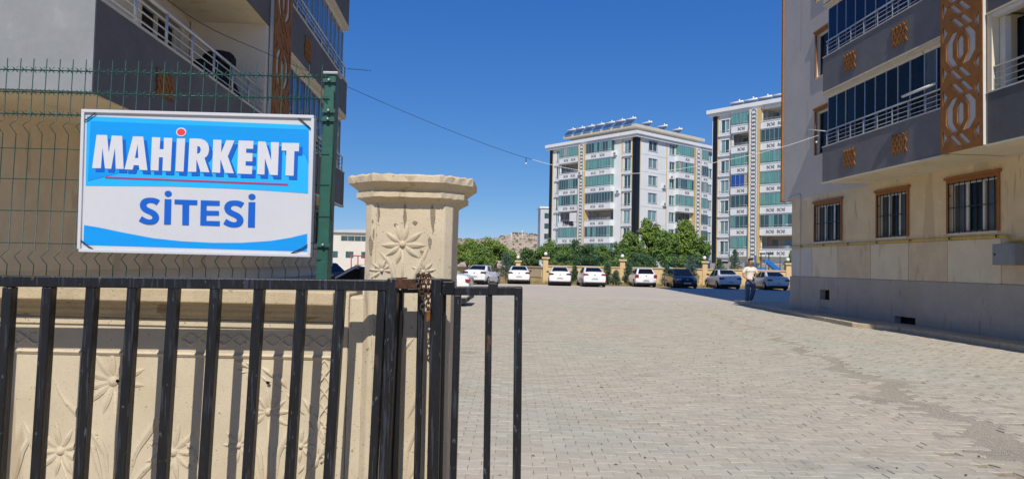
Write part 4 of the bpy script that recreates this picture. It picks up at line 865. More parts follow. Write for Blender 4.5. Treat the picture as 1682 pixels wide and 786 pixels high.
for k in range(7):
    zb = 20.65-3*k
    far_balcony(cb, CL, 12.65, 18.25, zb, .5, mL[k]); far_balcony(cb, CL, 4.9, 11.0, zb, .9, mBL[k]); far_balcony(cb, CR, 10.95, 15.5, zb, .7, mR1[k], motifs=1); far_balcony(cb, CR, 17.9, 20.3, zb, .5, mR2[k], motifs=1)
    far_window(cb, CL, 1.1, 2.6, zb+.35, zb+2.55, True); far_window(cb, CL, 18.5, 19.5, zb+.35, zb+2.55, True)
    far_window(cb, CR, 3.3, 5.6, zb+1.1, zb+2.7); far_window(cb, CR, 9.1, 10.6, zb+1.1, zb+2.7); far_window(cb, CR, 20.7, 22, zb+1.1, zb+2.7)
    mb = MB(); mb.fbox(CR,1.35,8.2,-.02,.02,zb+.25,zb+.31); mb.build('string_course', 'grey_block', cb)
ring_column(cb, CL, 11.15, 12.5, .2, TOP-.1, 1.05); ring_column(cb, CR, 15.75, 17.4, .2, TOP-.1, .85)
strip(cb, CL, .0, .72, 0, TOP, .06, 'far_black', 'dark_strip'); strip(cb, CR, -.06, .95, 0, TOP, .055, 'far_black', 'dark_strip'); strip(cb, CL, 20.55, 21.32, 0, TOP, .06, 'far_black', 'dark_strip')
for fr_, a_ in ((CL,.74),(CL,2.95),(CL,20.35),(CR,.97),(CR,8.2)): strip(cb, fr_, a_, a_+.13, 0, TOP, .09, 'far_gold', 'gold_strip')
for fr_, s_, z_, n2 in ((CL,4.2,20.9,.02),(CL,3.4,14.2,.02),(CR,7.2,12.4,.02),(CR,9.0,17.3,.02),(CL,11.6,18.0,1.08),(CR,7.0,15.5,.02)):
    mb = MB(); mb.fbox(fr_,s_,s_+.85,n2,n2+.35,z_,z_+.6); ac = mb.build('air_conditioner', 'far_white', cb); mb = MB(); mb.fbox(fr_,s_+.12,s_+.6,n2+.352,n2+.37,z_+.08,z_+.52); mb.build('fan_grille', 'far_ornament', ac)
# laundry
ld = thing('hanging_laundry', 'white sheet and dark clothes hung on a balcony of the white block', 'laundry', CL(15.5,.6,9.6))
mb = MB(); mb.fbox(CL,13.4,15.2,.44,.50,9.7,11.3); mb.build('sheet', 'cloth_white', ld)
for k in range(5): mb = MB(); s_ = 14.2+k*.55; mb.fbox(CL,s_,s_+.45,.56,.62,8.9+.15*k,9.75); mb.build('garment', 'cloth_dark', ld)

def heater(loc, ang, label, group):
    t = thing('solar_water_heater', label, 'water heater', loc, group); return t
hp0 = bpy.data.objects.new('solar_water_heater', None); COL.objects.link(hp0)
mb = MB(); mb.lathe([(.05,-1.1),(.24,-1.08),(.24,1.08),(.05,1.1)], 0, 1.45, 12, True, 'x'); mb.build('tank', 'tank', hp0)
mb = MB(); mb.hexa([(-.95,-1.3,.1),(.95,-1.3,.1),(.95,-1.2,.1),(-.95,-1.2,.1),(-.95,-.12,1.25),(.95,-.12,1.25),(.95,-.02,1.2),(-.95,-.02,1.2)]); mb.build('collector', 'collector', hp0)
mb = MB()
for sx in (-.8,.8): mb.tube([(sx,.15,0),(sx,.1,1.25)],.04,5); mb.tube([(sx,-1.3,.05),(sx,.15,.05)],.04,5)
mb.build('stand', 'galvanised', hp0)
mb = MB(); mb.lathe([(.08,1.66),(.12,1.7),(.12,1.95),(.05,2.0)], .4, 0, 10); mb.build('header_tank', 'tank', hp0)
words = ['first','second','third','fourth','fifth','sixth','seventh']
spots = []
for k in range(7): p = o_+e1*2.0+e2*(17.6-2.45*k); spots.append((p.x,p.y,TOP+2.65, 'solar heater on the white block, %s from left along its roof edge' % words[k]))
for k in range(3): p = o_+e1*(6.5+4.4*k)+e2*3; spots.append((p.x,p.y,TOP+2.65, 'solar heater right of the white block roof corner, %s from that corner' % words[k]))
TR = frame(29.6,104,.643,-.766,1)
for k in range(5): p = TR(2.2+2.3*k,-3,0); spots.append((p.x,p.y,25.4,'solar heater on the right tower roof, %s from its left edge' % words[k]))
for i, (x,y,z,lab) in enumerate(spots):
    h_ = hp0 if i == 0 else copy_tree(hp0); h_.location = (x,y,z); h_.rotation_euler = (0,0,math.radians(-50)); h_.scale = (.98,.8,.78); tag(h_, lab, 'water heater', 'solar water heaters on the flat roofs')

tw = thing('apartment_tower', 'white apartment tower with gold edged pattern column beside the beige building', 'building', (29.6,104,0))
TT = 24.2; m1 = ['teal','open','teal','blue','dark','dark','teal']; m2 = ['open','dark','teal','teal','teal','dark','open']
holesT = [(1.5,2.9,21.5-2.97*k,23.5-2.97*k) for k in range(8)]
for k in range(7):
    zb = 21.2-2.97*k
    if m1[k] == 'open': holesT.append((3.6,6.45,zb+1.05,zb+2.85))
    if m2[k] == 'open': holesT.append((8.2,13,zb+1.05,zb+2.85))
fwall(tw, TR, 0, 26, 0, TT+.001, holesT)
t1 = TR(1,0,0)-TR(0,0,0); t2 = TR(0,-1,0)-TR(0,0,0); o2_ = Vector((29.6,104,0))
q = [o2_+t1*a_+t2*b_ for a_, b_ in ((.02,18),(.02,1.45),(26,1.45),(26,18))]; mb = MB(); mb.hexa([p for p in q]+[p+Vector((0,0,TT)) for p in q]); mb.build('core', 'far_white', tw)
mb = MB(); mb.fbox(TR,0,.12,-1.5,-.12,0,TT-.01); mb.build('side_wall', 'far_white', tw)
for a_, z0, z1 in ((.4,TT,TT+.4),(.65,TT+.4,TT+.95)): mb = MB(); mb.fbox(TR,-a_,26+a_,-18.5,a_,z0,z1); mb.build('cornice', 'far_white', tw)
mb = MB(); mb.fbox(TR,2.2,23,-15,-1.0,TT+.951,TT+1.2); mb.build('roof_slab', 'far_roof', tw)
mb = MB(); mb.fbox(TR,0,26,-.1,.14,0,2.4); mb.build('base_wall', 'plinth_grey', tw)
for k in range(7):
    zb = 21.2-2.97*k
    far_balcony(tw, TR, 3.55, 6.5, zb, .6, m1[k], 1.0, 1.8, 1); far_balcony(tw, TR, 8.2, 13, zb, .6, m2[k], 1.0, 1.8, 2)
    far_window(tw, TR, 1.5, 2.9, zb+.35, zb+2.25, True)
ring_column(tw, TR, 6.75, 8.0, 2.5, TT-.1, .9); strip(tw, TR, .15, .85, 2.41, TT, .06, 'far_black', 'dark_strip')
for a_ in (.95,3.15): strip(tw, TR, a_, a_+.16, 2.41, TT, .09, 'far_gold', 'gold_strip')
# small grey block behind
gbk = thing('grey_block', 'small pale grey apartment block behind the left edge of the white block', 'building', (9,205,0))
GF = frame(8.2,205,1,.05,1); fwall(gbk, GF, 0, 6, 0, 18.2, [(1.2,2.4,15.2-3*k,16.8-3*k) for k in range(5)]+[(3.8,5,15.2-3*k,16.8-3*k) for k in range(5)], 'grey_block')
mb = MB(); mb.fbox(GF,0,6,-8,-.13,0,18.1); mb.build('core', 'grey_block', gbk); mb = MB(); mb.fbox(GF,-.3,6.3,-8.2,.3,18.2,18.7); mb.build('roof_slab', 'far_white', gbk)
for k in range(5):
    for a_ in (1.2,3.8): mb = MB(); mb.fbox(GF,a_,a_+1.2,-.11,-.05,15.2-3*k,16.8-3*k); mb.build('window', 'far_darkglass', gbk)
# industrial hall, red frame
ih = thing('industrial_hall', 'white industrial hall with ribbon windows seen between post and pillar', 'building', (-24,108,0))
IF = frame(-29,108,1,.0,1); zt2 = 5.9
fwall(ih, IF, 0, 16, 0, zt2, [(2.6,15,4.6,5.4)]+[(1.0+2.4*k,2.2+2.4*k,2.0,3.0) for k in range(6)], 'industrial')
mb = MB(); mb.fbox(IF,0,16,-12,-.13,0,zt2-.05); mb.build('core', 'industrial', ih); mb = MB(); mb.prism([IF(-.4,.4,zt2),IF(16.4,.4,zt2),IF(16.4,.4,zt2+.7),IF(3,.4,zt2+.45),IF(-.4,.4,zt2+.12)], IF(0,-12,0)-IF(0,0,0)); mb.build('roof', 'grey_block', ih)
for k in range(12): mb = MB(); mb.fbox(IF,2.6+1.033*k+.05,3.6+1.033*k,-.11,-.04,4.6,5.4); mb.build('window', 'far_darkglass', ih)
for k in range(6): mb = MB(); mb.fbox(IF,1.0+2.4*k,2.2+2.4*k,-.11,-.04,2.0,3.0); mb.build('window', 'far_darkglass', ih)
rf = thing('red_frame', 'red steel goal frame in front of the industrial hall', 'frame', at(585,440,70))
for a_, b_ in (((577,419),(577,445)),((588,419),(588,445)),((600,419),(600,445)),((576,419.5),(603,420.5))):
    p, q = at(*a_,70), at(*b_,70)
    if a_[0] == b_[0]: q.z = 0
    mb = MB(); mb.tube([p,q],.06,6); mb.build('post' if a_[0]==b_[0] else 'crossbar', 'red_paint', rf)
for i, xx in enumerate((840,858)):
    p = at(xx,384 if i == 0 else 380,640); t = thing('utility_pole', 'white pole standing on the hilltop, %s of the two' % ('left' if i == 0 else 'right'), 'pole', (p.x,p.y,p.z-9), 'poles on the hilltop')
    mb = MB(); mb.tube([(p.x,p.y,p.z-9),(p.x,p.y,p.z+1)],.22,6); mb.build('shaft', 'far_white', t); mb = MB(); mb.bar((p.x-1,p.y,p.z+.4),(p.x+1,p.y,p.z+.4),.2,.2); mb.build('crossarm', 'far_white', t)

# ================================================================== boundary wall with lamp pillars
YB = 61.0
bw = thing('boundary_wall', 'tan plastered boundary wall behind the parked cars', 'wall', (12,YB,0))
PXS = [(at(896,440,YB).x,YB,2.25),(at(1022,440,YB).x,YB,2.2),(at(1157,440,YB).x,YB,2.2),(at(1294,440,YB).x,YB,2.2),(31,YB,2.2)]
PXL = [(at(851,440,67).x,67,1.95),(at(813,440,76).x,76,1.8),(-9,78,1.8),(-18,80,1.8)]
def wall_seg(a_, b_, h, lat=False):
    A = Vector((a_[0],a_[1],0)); B = Vector((b_[0],b_[1],0)); d = (B-A).normalized(); f_ = frame(A.x,A.y,d.x,d.y,1 if d.x > 0 else -1); L_ = (B-A).length
    mb = MB(); mb.fbox(f_,.2,L_-.2,-.12,.12,0,h); mb.build('wall_section', 'wall_tan', bw); mb = MB(); mb.fbox(f_,.2,L_-.2,-.2,.2,h,h+.1); mb.build('coping', 'wall_cap', bw)
    if lat:
        n_ = max(1,int(L_/2.2))
        for k in range(n_): s_ = .5+k*(L_-1)/n_; mb = MB(); mb.fbox(f_,s_,s_+(L_-1)/n_-.3,.12,.16,.5,h-.15); mb.build('relief_panel', 'wall_cap', bw)
    return f_, L_
lamp_words = ['nearest the open gate line','second along the straight wall','beside the dark blue car','behind the silver cars','at the far right']
fences = []
for k in range(4): fences.append(wall_seg(PXS[k],PXS[k+1],1.46))
seq = [PXS[0]]+PXL
for k in range(4): wall_seg(seq[k],seq[k+1],1.35 if k == 0 else 1.1, True)
for i, (x,y,h) in enumerate(PXS[:4]+PXL[:2]):
    mb = MB(); mb.box(x-.22,x+.22,y-.24,y+.24,0,h-.16); pp = mb.build('pier', 'wall_tan', bw); mb = MB(); mb.box(x-.34,x+.34,y-.36,y+.36,h-.16,h); mb.build('pier_cap', 'wall_cap', bw, bevel=.03)
    lt = thing('globe_lamp', ['white globe lamp on the pier between the two leftmost cars of the straight row','white globe lamp on the pier left of the white hatchback with red lights','white globe lamp on the pier behind the navy car','white globe lamp on the pier at the tower base','white globe lamp on the pier behind the leftmost rear-facing white sedan','small white globe lamp on the far pier left of the parked sedan'][i], 'lamp', (x,y,h), 'globe lamps on the wall piers')
    mb = MB(); mb.lathe([(.09,h),(.06,h+.06),(.05,h+.14)], x, y, 10); mb.build('lamp_base', 'bar_black', lt)
    mb = MB(); R_ = .155; mb.lathe([(max(.004,R_*math.sin(t)), h+.14+R_-R_*math.cos(t)) for t in np.linspace(.3,math.pi,9)], x, y, 14); mb.build('globe', 'globe', lt)
gf = thing('mesh_fence', 'green wire mesh fence on top of the tan boundary wall', 'fence', (12,YB,1.56))
for k in range(4):
    f_, L_ = fences[k]; mb = MB()
    for s_ in np.arange(.3,L_-.2,.1): mb.tube([f_(s_,0,1.55),f_(s_,0,2.75)],.006,3,cap=False)
    for z in np.arange(1.6,2.8,.2): mb.tube([f_(.25,0,z),f_(L_-.25,0,z)],.008,3,cap=False)
    mb.build('mesh_panel', 'fence_green', gf, kind='stuff')
    for s_ in np.arange(.3,L_,2.1): mb = MB(); mb.tube([f_(s_,-.03,1.5),f_(s_,-.03,2.8)],.035,6); mb.build('post', 'fence_green', gf)
# playground slide and lamp posts behind the wall
sd = thing('playground_slide', 'blue plastic playground slide behind the wall, over the man', 'slide', at(1262,440,66))
p = at(1255,426,66); q = at(1276,440,66)
mb = MB(); mb.prism([p,p+Vector((.5,0,0)),q+Vector((.5,0,-.2)),q+Vector((0,0,-.3))],(0,.7,0)); mb.build('chute', 'slide_blue', sd)
mb = MB(); mb.box(p.x-.9,p.x+.2,65.9,66.9,p.z-.9,p.z-.75); mb.build('platform', 'slide_blue', sd)
for dx in (-.85,.15):
    mb = MB(); mb.tube([(p.x+dx,66,0),(p.x+dx,66,p.z+.4)],.05,6); mb.build('post', 'slide_blue', sd)
for i, xx in enumerate((1250,1263)):
    p = at(xx,417,68); lp = thing('lamp_post', 'thin black lamp post behind the wall, %s of the pair' % ('left' if i == 0 else 'right'), 'lamp post', (p.x,68,0), 'black lamp posts behind the wall')
    mb = MB(); mb.tube([(p.x,68,0),(p.x,68,p.z)],.05,6); mb.build('shaft', 'bar_black', lp); mb = MB(); mb.box(p.x-.1,p.x+.4,67.9,68.1,p.z-.02,p.z+.12); mb.build('lamp_head', 'bar_black', lp)
kk = thing('kiosk', 'small dark roofed hut at the edge of the stone pillar', 'hut', at(742,440,48))
p = at(746,427,48); mb = MB(); mb.box(p.x-3,p.x+.25,47.8,49.5,p.z-.25,p.z-.02); mb.build('roof', 'leaf_dark', kk); mb = MB(); mb.box(p.x-2.8,p.x,48,49.3,0,p.z-.26); mb.build('wall', 'far_room', kk)
# ================================================================== overhead cable with bulb holders
def smooth_pts(P, it=3):
    P = [Vector(p) for p in P]
    for _ in range(it):
        Q = [P[0]]
        for a2, b2 in zip(P,P[1:]): Q += [a2*.75+b2*.25, a2*.25+b2*.75]
        P = Q+[P[-1]]
    return P
cbp = [(565,140),(630,169),(715,205),(800,238),(865,260),(935,278),(1010,287),(1100,281),(1200,262),(1283,243),(1345,222)]
pts = smooth_pts([at(x,y,21.55) for x,y in cbp], 2); n_ = len(pts); cut = int(n_*.41)
cab = thing('hanging_cable', 'cable strung across the courtyard between the two near buildings', 'cable', pts[0])
mb = MB(); mb.tube(pts[:cut+1], .007, 5); mb.build('cable_run', 'wire_black', cab, label='dark cable against the sky')
mb = MB(); mb.tube(pts[cut:], .007, 5); mb.build('cable_run', 'wire_white', cab, label='white cable across the far buildings')
for (x, y, yy) in ((864,259.5,267),(1341,224,232)):
    p, q = at(x,y,21.5), at(x,yy,21.5); mb = MB(); mb.tube([p,q],.012,5); dr = mb.build('drop_wire', 'wire_black', cab); mb = MB(); mb.tube([q,q+Vector((0,0,-.02)),q+Vector((0,0,-.06))],[.02,.03,.012],8); mb.build('bulb', 'globe', dr)
c2 = thing('facade_cable', 'thin black cable slung in front of the left balconies', 'cable', at(300,15,10))
mb = MB(); mb.tube(smooth_pts([at(250,-20,9),at(330,42,10.5),at(430,84,12.5),at(500,115,15),at(565,140,21.55)]), .006, 5); mb.build('cable_run', 'wire_black', c2)

# ================================================================== cars
def make_car(kind, paint, label, group='parked cars', tail='taillight', plate=True, old=False):
    t = thing('parked_car', label, 'car', (0,0,0), group); W = .89; 
    if kind == 'sedan':
        L_ = 4.55; ST = [(0,.86,.84,.36),(.04,.93,1.02,.27),(.14,.96,1.11,.23),(.7,.99,1.13,.2),(1.3,1,1.02,.19),(2.2,1,.97,.19),(3.2,1,.96,.19),(3.5,.99,.94,.19),(4.1,.95,.84,.2),(4.42,.87,.72,.27),(4.55,.74,.60,.38)]
        cabn = ((.56,1.10),(1.30,1.45),(2.45,1.46),(3.38,.96)); 
    else:
        L_ = 4.05; ST = [(0,.86,.84,.40),(.04,.93,1.0,.30),(.16,.97,1.03,.24),(.7,1,1.0,.19),(1.9,1,.97,.19),(2.8,1,.96,.19),(3.1,.99,.94,.19),(3.65,.94,.84,.2),(3.94,.86,.72,.27),(4.05,.74,.6,.38)]
        cabn = ((.10,1.0),(.52,1.46),(2.05,1.49),(3.0,.96)); 
    if old: ST = [(y,.97 if w_ < .97 else w_*.99,z*.97,zb) for y,w_,z,zb in ST]
    mb = MB(); rings = []
    for y,w_,z1,zb in ST:
        hw_ = W*w_; pr = [(0,zb),(.82*hw_,zb),(.97*hw_,zb+.1),(hw_,zb+(z1-zb)*.45),(.985*hw_,z1-.22),(.95*hw_,z1-.07),(.86*hw_,z1-.005),(.5*hw_,z1+.02),(0,z1+.028)]
        full = pr+[(-x,z) for x,z in pr[1:-1]][::-1]; rings.append([Vector((x,y,z)) for x,z in full])
    loft(mb, rings, True); body = mb.build('body', paint, t, smooth=True); sm = body.modifiers.new('subdivision','SUBSURF'); sm.levels = 1; sm.render_levels = 2
    (y0,z0),(y1,z1),(y2,z2),(y3,z3) = cabn; wb, wt = W*.93, W*.70
    mb = MB(); P = [(y0,wb*.93,z0-.06),(y1,wt*.96,z1-.015),((y1+y2)/2,wt*1.03,z1+.02),(y2,wt,z2-.02),(y3,wb*.96,z3-.05)]
    mb.hexa([(-wb*.93,y0,z0-.06),(wb*.93,y0,z0-.06),(wb*.96,y3,z3-.05),(-wb*.96,y3,z3-.05),(-wt*.96,y1,z1),(wt*.96,y1,z1),(wt,y2,z2),(-wt,y2,z2)])
    mb.build('cabin', paint, t, bevel=.09, seg=4, smooth=True)
    def quad(name, corners, mat, inset, off, parent=t):
        C = sum((Vector(q) for q in corners), Vector())/4; q = [Vector(p).lerp(C,inset[0] if isinstance(inset,tuple) else inset) for p in corners]
        nrm = (q[1]-q[0]).cross(q[2]-q[0]).normalized()
        if nrm.dot(C-Vector((0,(y0+y3)/2,.9))) < 0: nrm = -nrm
        mb = MB(); mb.prism([p+nrm*off-nrm*.02 for p in q], nrm*.02); return mb.build(name, mat, parent, bevel=.008)
    quad('rear_window', [(-wb*.90,y0,z0+.02),(wb*.90,y0,z0+.04),(wt*.94,y1,z1),(-wt*.94,y1,z1)], 'car_glass', .16, .008)
    quad('windshield', [(-wb*.92,y3,z3),(wb*.92,y3,z3),(wt,y2,z2),(-wt,y2,z2)], 'car_glass', .10, .008)
    for sx in (-1,1):
        lo = lambda y: (sx*(wb*.945), y, .99); hi = lambda y: (sx*wt*.985, y, 1.44)
        ym = (y1+y2)/2+.1
        quad('side_window', [lo(y0+.35),lo(ym-.03),hi(ym-.03),hi(y1+.02)], 'car_glass', .09, .006); quad('side_window', [lo(ym+.03),lo(y3-.25),hi(y2-.05),hi(ym+.03)], 'car_glass', .09, .006)
        mb = MB(); mb.box(min(sx*W*.96,sx*W*1.17),max(sx*W*.96,sx*W*1.17),y3-.42,y3-.28,.98,1.12); mb.build('mirror', 'trim_black', t, bevel=.03)
        for yw in (.78, L_-.88):
            mb = MB(); mb.lathe([(.10,-.1),(.30,-.1),(.325,-.07),(.325,.07),(.30,.1),(.10,.1)], 0, 0, 20, True, 'x'); mb.v = [(sx*(W-.10)+v[0], yw+v[1], .325+v[2]) for v in mb.v]; wh = mb.build('wheel', 'tyre', t)
            mb = MB(); mb.lathe([(.05,-.012),(.2,-.012),(.21,0),(.2,.012),(.06,.02)], 0, 0, 16, True, 'x'); mb.v = [(sx*(W+.002)+v[0], yw+v[1], .325+v[2]) for v in mb.v]; mb.build('rim', 'rim', wh)
        # rear and front lamps
        mb = MB(); zt2 = .83 if not old else .70
        if kind == 'sedan': mb.hexa([(sx*.86 if sx<0 else .46,-.012,zt2+.02),(-.46 if sx<0 else .86,-.012,zt2+.02),(-.46 if sx<0 else .86,.16,zt2+.02),(sx*.86 if sx<0 else .46,.16,zt2+.02),(-.86 if sx<0 else .5,.012,zt2+.16),(-.5 if sx<0 else .86,.012,zt2+.16),(-.5 if sx<0 else .86,.18,zt2+.16),(-.86 if sx<0 else .5,.18,zt2+.16)])
        else: mb.box(min(sx*.58,sx*.85),max(sx*.58,sx*.85),-.015,.16,.72,.98)
        mb.build('tail_light', tail, t, bevel=.025)
        mb = MB(); mb.box(min(sx*.42,sx*.76),max(sx*.42,sx*.76),L_-.28,L_-.055,.60,.74); mb.build('headlight', 'headlight', t, bevel=.04)
    mb = MB(); mb.box(-.74,.74,-.03,.10,.24,.37); mb.build('rear_bumper', 'trim_black', t, bevel=.04); mb = MB(); mb.box(-.7,.7,L_-.16,L_+.03,.28,.46); mb.build('front_bumper', 'trim_black' if paint != 'car_navy' else paint, t, bevel=.05)
    mb = MB(); mb.box(-.45,.45,L_-.12,L_+.01,.52,.62); mb.build('grille', 'trim_black', t, bevel=.02); mb = MB(); mb.lathe([(.01,-.01),(.055,-.01),(.055,.01),(.01,.012)],0,0,12); mb.v = [(v[0],L_+.012+v[2],.66+v[1]) for v in mb.v]; mb.build('emblem', 'chrome', t)
    pz = .62 if kind == 'sedan' and not old else .55
    for yy, sg_ in ((-.052 if pz < .6 else -.022,-1),(L_+.035,1)):
        z_ = pz if sg_ < 0 else .40; mb = MB(); mb.box(-.26,.26,yy-.008,yy+.02,z_-.055,z_+.055); pl_ = mb.build('number_plate', 'plate', t); mb = MB()
        for k in range(7): mb.box(-.19+k*.058,-.155+k*.058,yy+sg_*.0-.014 if sg_ < 0 else yy+.021,yy-.009 if sg_ < 0 else yy+.026,z_-.03,z_+.03)
        mb.build('plate_characters', 'plate_ink', pl_)
    mb = MB(); mb.lathe([(.01,-.01),(.05,-.01),(.05,.01),(.01,.012)],0,0,12); mb.v = [(v[0],-.008+v[2],.90+v[1]) for v in mb.v]; mb.build('emblem', 'chrome', t)
    mb = MB(); mb.box(-.78,.78,.15,L_-.2,.13,.26); mb.build('underbody', 'trim_black', t)
    return t
def put(t, x, y, rot=0, L_=0): t.scale = (random.uniform(.98,1.03), random.uniform(.97,1.03), random.uniform(.97,1.04)); t.location = (x,y,0); t.rotation_euler = (0,0,rot); return t
G = 'cars parked in the courtyard'
put(make_car('sedan','car_white','white sedan with windshield showing left of the stone pillar',G), -1.8, 20.0, math.radians(90))
put(make_car('sedan','car_white','white car tail with red light showing right of the stone pillar',G), -1.45, 26.0, math.radians(88))
put(make_car('sedan','car_white','white sedan turned a quarter away, just right of the stone pillar',G,'taillight_dark'), -2.75, 52.0, math.radians(-14))
put(make_car('sedan','car_white','white sedan seen from behind in front of the panelled wall section',G,'taillight_dark'), .62, 55.6)
put(make_car('sedan','car_white','white sedan parked beside the first wall pier, its right flank showing',G,'taillight_dark'), 3.72, 53.4, math.radians(-3))
put(make_car('sedan','car_white','white sedan parked with a young pine at its right flank',G,'taillight'), 6.25, 52.3, math.radians(2))
put(make_car('hatch','car_white','white hatchback with upright red tail lights',G), 10.6, 55.0)
put(make_car('hatch','car_navy','dark navy car facing the camera with its nose out',G), 13.6, 58.2, math.pi)
put(make_car('sedan','car_silver','silver grey sedan in shade left of the walking man',G,'taillight_dark',old=True), 17.1, 54.6)
put(make_car('sedan','car_grey','older grey sedan in shade right of the walking man',G,'taillight_dark',old=True), 20.7, 54.2)
put(make_car('hatch','car_black','dark car seen between fence post and stone pillar',G), -8.2, 33.5, math.radians(70))

# ================================================================== person
pb = at(1232,497,30.3); PO = Vector((pb.x, 30.3, .12))
man = thing('person', 'man in cream t-shirt and blue jeans looking down at a phone on the walkway', 'person', PO)
def skin(name, mat, verts, edges, parent, sub=2):
    me = bpy.data.meshes.new(name); me.from_pydata([v[:3] for v in verts], edges, []); ob = bpy.data.objects.new(name, me); COL.objects.link(ob); ob.parent = parent
    me.materials.append(MATS[mat]); ob.modifiers.new('skin','SKIN'); sk = me.skin_vertices[0].data
    for i, v in enumerate(verts): sk[i].radius = (v[3], v[4] if len(v) > 4 else v[3]); sk[i].use_root = (i == 0)
    ob.modifiers[0].use_smooth_shade = True
    s_ = ob.modifiers.new('subdivision','SUBSURF'); s_.levels = sub; s_.render_levels = sub; return ob
# faces the camera (-Y). x right in picture
man.scale = (1.12,1.05,1.03)
V_ = []; E_ = []
def vv(*a): V_.append(a); return len(V_)-1
def ch(p, *pts):
    for q in pts: i = vv(*q); E_.append((p,i)); p = i
    return p
pel = vv(0,0,.95,.13,.10); ab = ch(pel,(0,0,1.12,.13,.095),(0,.005,1.30,.155,.105),(0,.01,1.44,.11,.08)); nk = ch(ab,(0,-.01,1.52,.055),(0,-.035,1.585,.058))
hd = ch(nk,(0,-.05,1.66,.078,.09),(0,-.05,1.74,.08,.092),(0,-.035,1.785,.05,.055))
def hand(wrist, d, side):
    w_ = Vector(V_[wrist][:3]); d = Vector(d).normalized(); s_ = d.cross(Vector((0,-1,0))).normalized()*side; pm_ = w_+d*.05; p_ = vv(*pm_,.026,.018); E_.append((wrist,p_))
    for k, (o, l) in enumerate(((-.026,.055),(-.009,.068),(.009,.072),(.026,.062))):
        a2 = pm_+d*.045+s_*o; b2 = a2+d*l*.5+Vector((0,-.012,.0)); c2_ = b2+d*l*.35+Vector((0,-.024,0)); ch(p_,(*a2,.010),(*b2,.009),(*c2_,.007))
    th = w_+d*.03+s_*-.032; ch(p_,(*th,.011),(*(th+d*.035+s_*-.015+Vector((0,-.012,0))),.009))
shL = ch(ab,(-.185,.01,1.42,.058)); wr = ch(shL,(-.25,.02,1.27,.047),(-.275,.0,1.13,.042),(-.19,-.12,1.03,.034),(-.12,-.17,.985,.027)); hand(wr,(.75,-.15,-.3),1)
shR = ch(ab,(.185,.01,1.42,.058)); wr2 = ch(shR,(.25,.03,1.27,.047),(.275,.01,1.14,.042),(.22,-.14,1.17,.034),(.16,-.22,1.19,.027)); hand(wr2,(-.5,-.55,.1),-1)
hL = ch(pel,(-.085,0,.86,.085)); kL = ch(hL,(-.135,-.09,.50,.06),(-.142,-.08,.28,.055),(-.15,-.06,.09,.042)); ch(kL,(-.155,-.11,.045,.04,.035),(-.165,-.20,.035,.035,.025))
hR = ch(pel,(.085,0,.86,.085)); kR = ch(hR,(.115,-.03,.50,.06),(.10,.12,.28,.055),(.085,.24,.12,.042)); ch(kR,(.085,.20,.06,.04,.035),(.09,.10,.035,.035,.025))
skin('body', 'skin', V_, E_, man)
def chains(name, mat, spec, parent=man, sub=2):
    vs_ = []; es = []
    for i, q in enumerate(spec):
        vs_.append(q[0])
        if q[1] is not None: es.append((q[1],i))
    return skin(name, mat, vs_, es, parent, sub)
chains('t_shirt','tee',[((0,0,1.18,.18,.13),None),((0,.0,1.02,.185,.14),0),((0,0,.93,.185,.14),1),((0,.01,1.33,.19,.13),0),((0,.01,1.45,.12,.09),3),((-.19,.01,1.43,.075),4),((-.245,.02,1.30,.07),5),((-.262,.015,1.22,.068),6),((.19,.01,1.43,.075),4),((.245,.025,1.30,.07),8),((.262,.02,1.22,.068),9)])
chains('jeans','jeans',[((0,0,.92,.17,.13),None),((0,0,.98,.165,.125),0),((-.10,0,.80,.115),0),((-.135,-.09,.50,.092),2),((-.142,-.08,.26,.085),3),((-.150,-.06,.07,.085),4),((.10,0,.80,.115),0),((.115,-.03,.50,.092),6),((.10,.12,.28,.085),7),((.085,.24,.10,.08),8)])
chains('shoe','shoe',[((-.152,-.04,.05,.052,.042),None),((-.156,-.13,.045,.052,.04),0),((-.166,-.24,.035,.046,.03),1)],man,1); chains('shoe','shoe',[((.085,.25,.075,.052,.042),None),((.087,.17,.05,.052,.04),0),((.091,.06,.035,.046,.03),1)],man,1)
chains('hair','hair',[((0,.008,1.765,.082,.082),None),((0,.0,1.795,.062,.07),0),((0,.03,1.69,.07,.06),0)])
mb = MB(); mb.add([Vector((PO.x,PO.y,PO.z))+Vector(p) for p in ((-.012,-.135,1.665),(.012,-.135,1.665),(0,-.165,1.645),(0,-.13,1.70))],[(0,2,3),(2,1,3),(0,1,2)],True); mb.build('nose','skin',man)
for sx in (-1,1):
    mb = MB(); mb.lathe([(.002,-.012),(.009,-.006),(.009,.006),(.002,.012)],0,0,8); mb.v = [(PO.x+sx*.03+v[0],PO.y-.132+v[1],PO.z+1.70+v[2]*.6) for v in mb.v]; mb.build('eye','cloth_dark',man)
    mb = MB(); mb.lathe([(.004,-.025),(.014,-.012),(.014,.012),(.004,.025)],0,0,8); mb.v = [(PO.x+sx*.083+v[0]*.6,PO.y-.04+v[1],PO.z+1.69+v[2]) for v in mb.v]; mb.build('ear','skin',man)
mb = MB(); mb.box(PO.x-.02,PO.x+.02,PO.y-.137,PO.y-.128,PO.z+1.615,PO.z+1.622); mb.build('mouth','cloth_dark',man)
mb = MB(); mb.box(PO.x-.145,PO.x+.145,PO.y-.118,PO.y+.1,PO.z+.945,PO.z+.975); mb.build('belt','cloth_dark',man,bevel=.03)
ph = thing('phone', 'dark phone held in the man\'s hand', 'phone', PO+Vector((.08,-.3,1.2)))
q = PO+Vector((.085,-.285,1.2)); mb = MB(); mb.hexa([q+Vector(p) for p in ((-.035,-.03,-.06),(.035,-.03,-.06),(.035,-.02,-.065),(-.035,-.02,-.065),(-.035,.045,.065),(.035,.045,.065),(.035,.055,.06),(-.035,.055,.06))]); mb.build('phone_body','phone',ph)

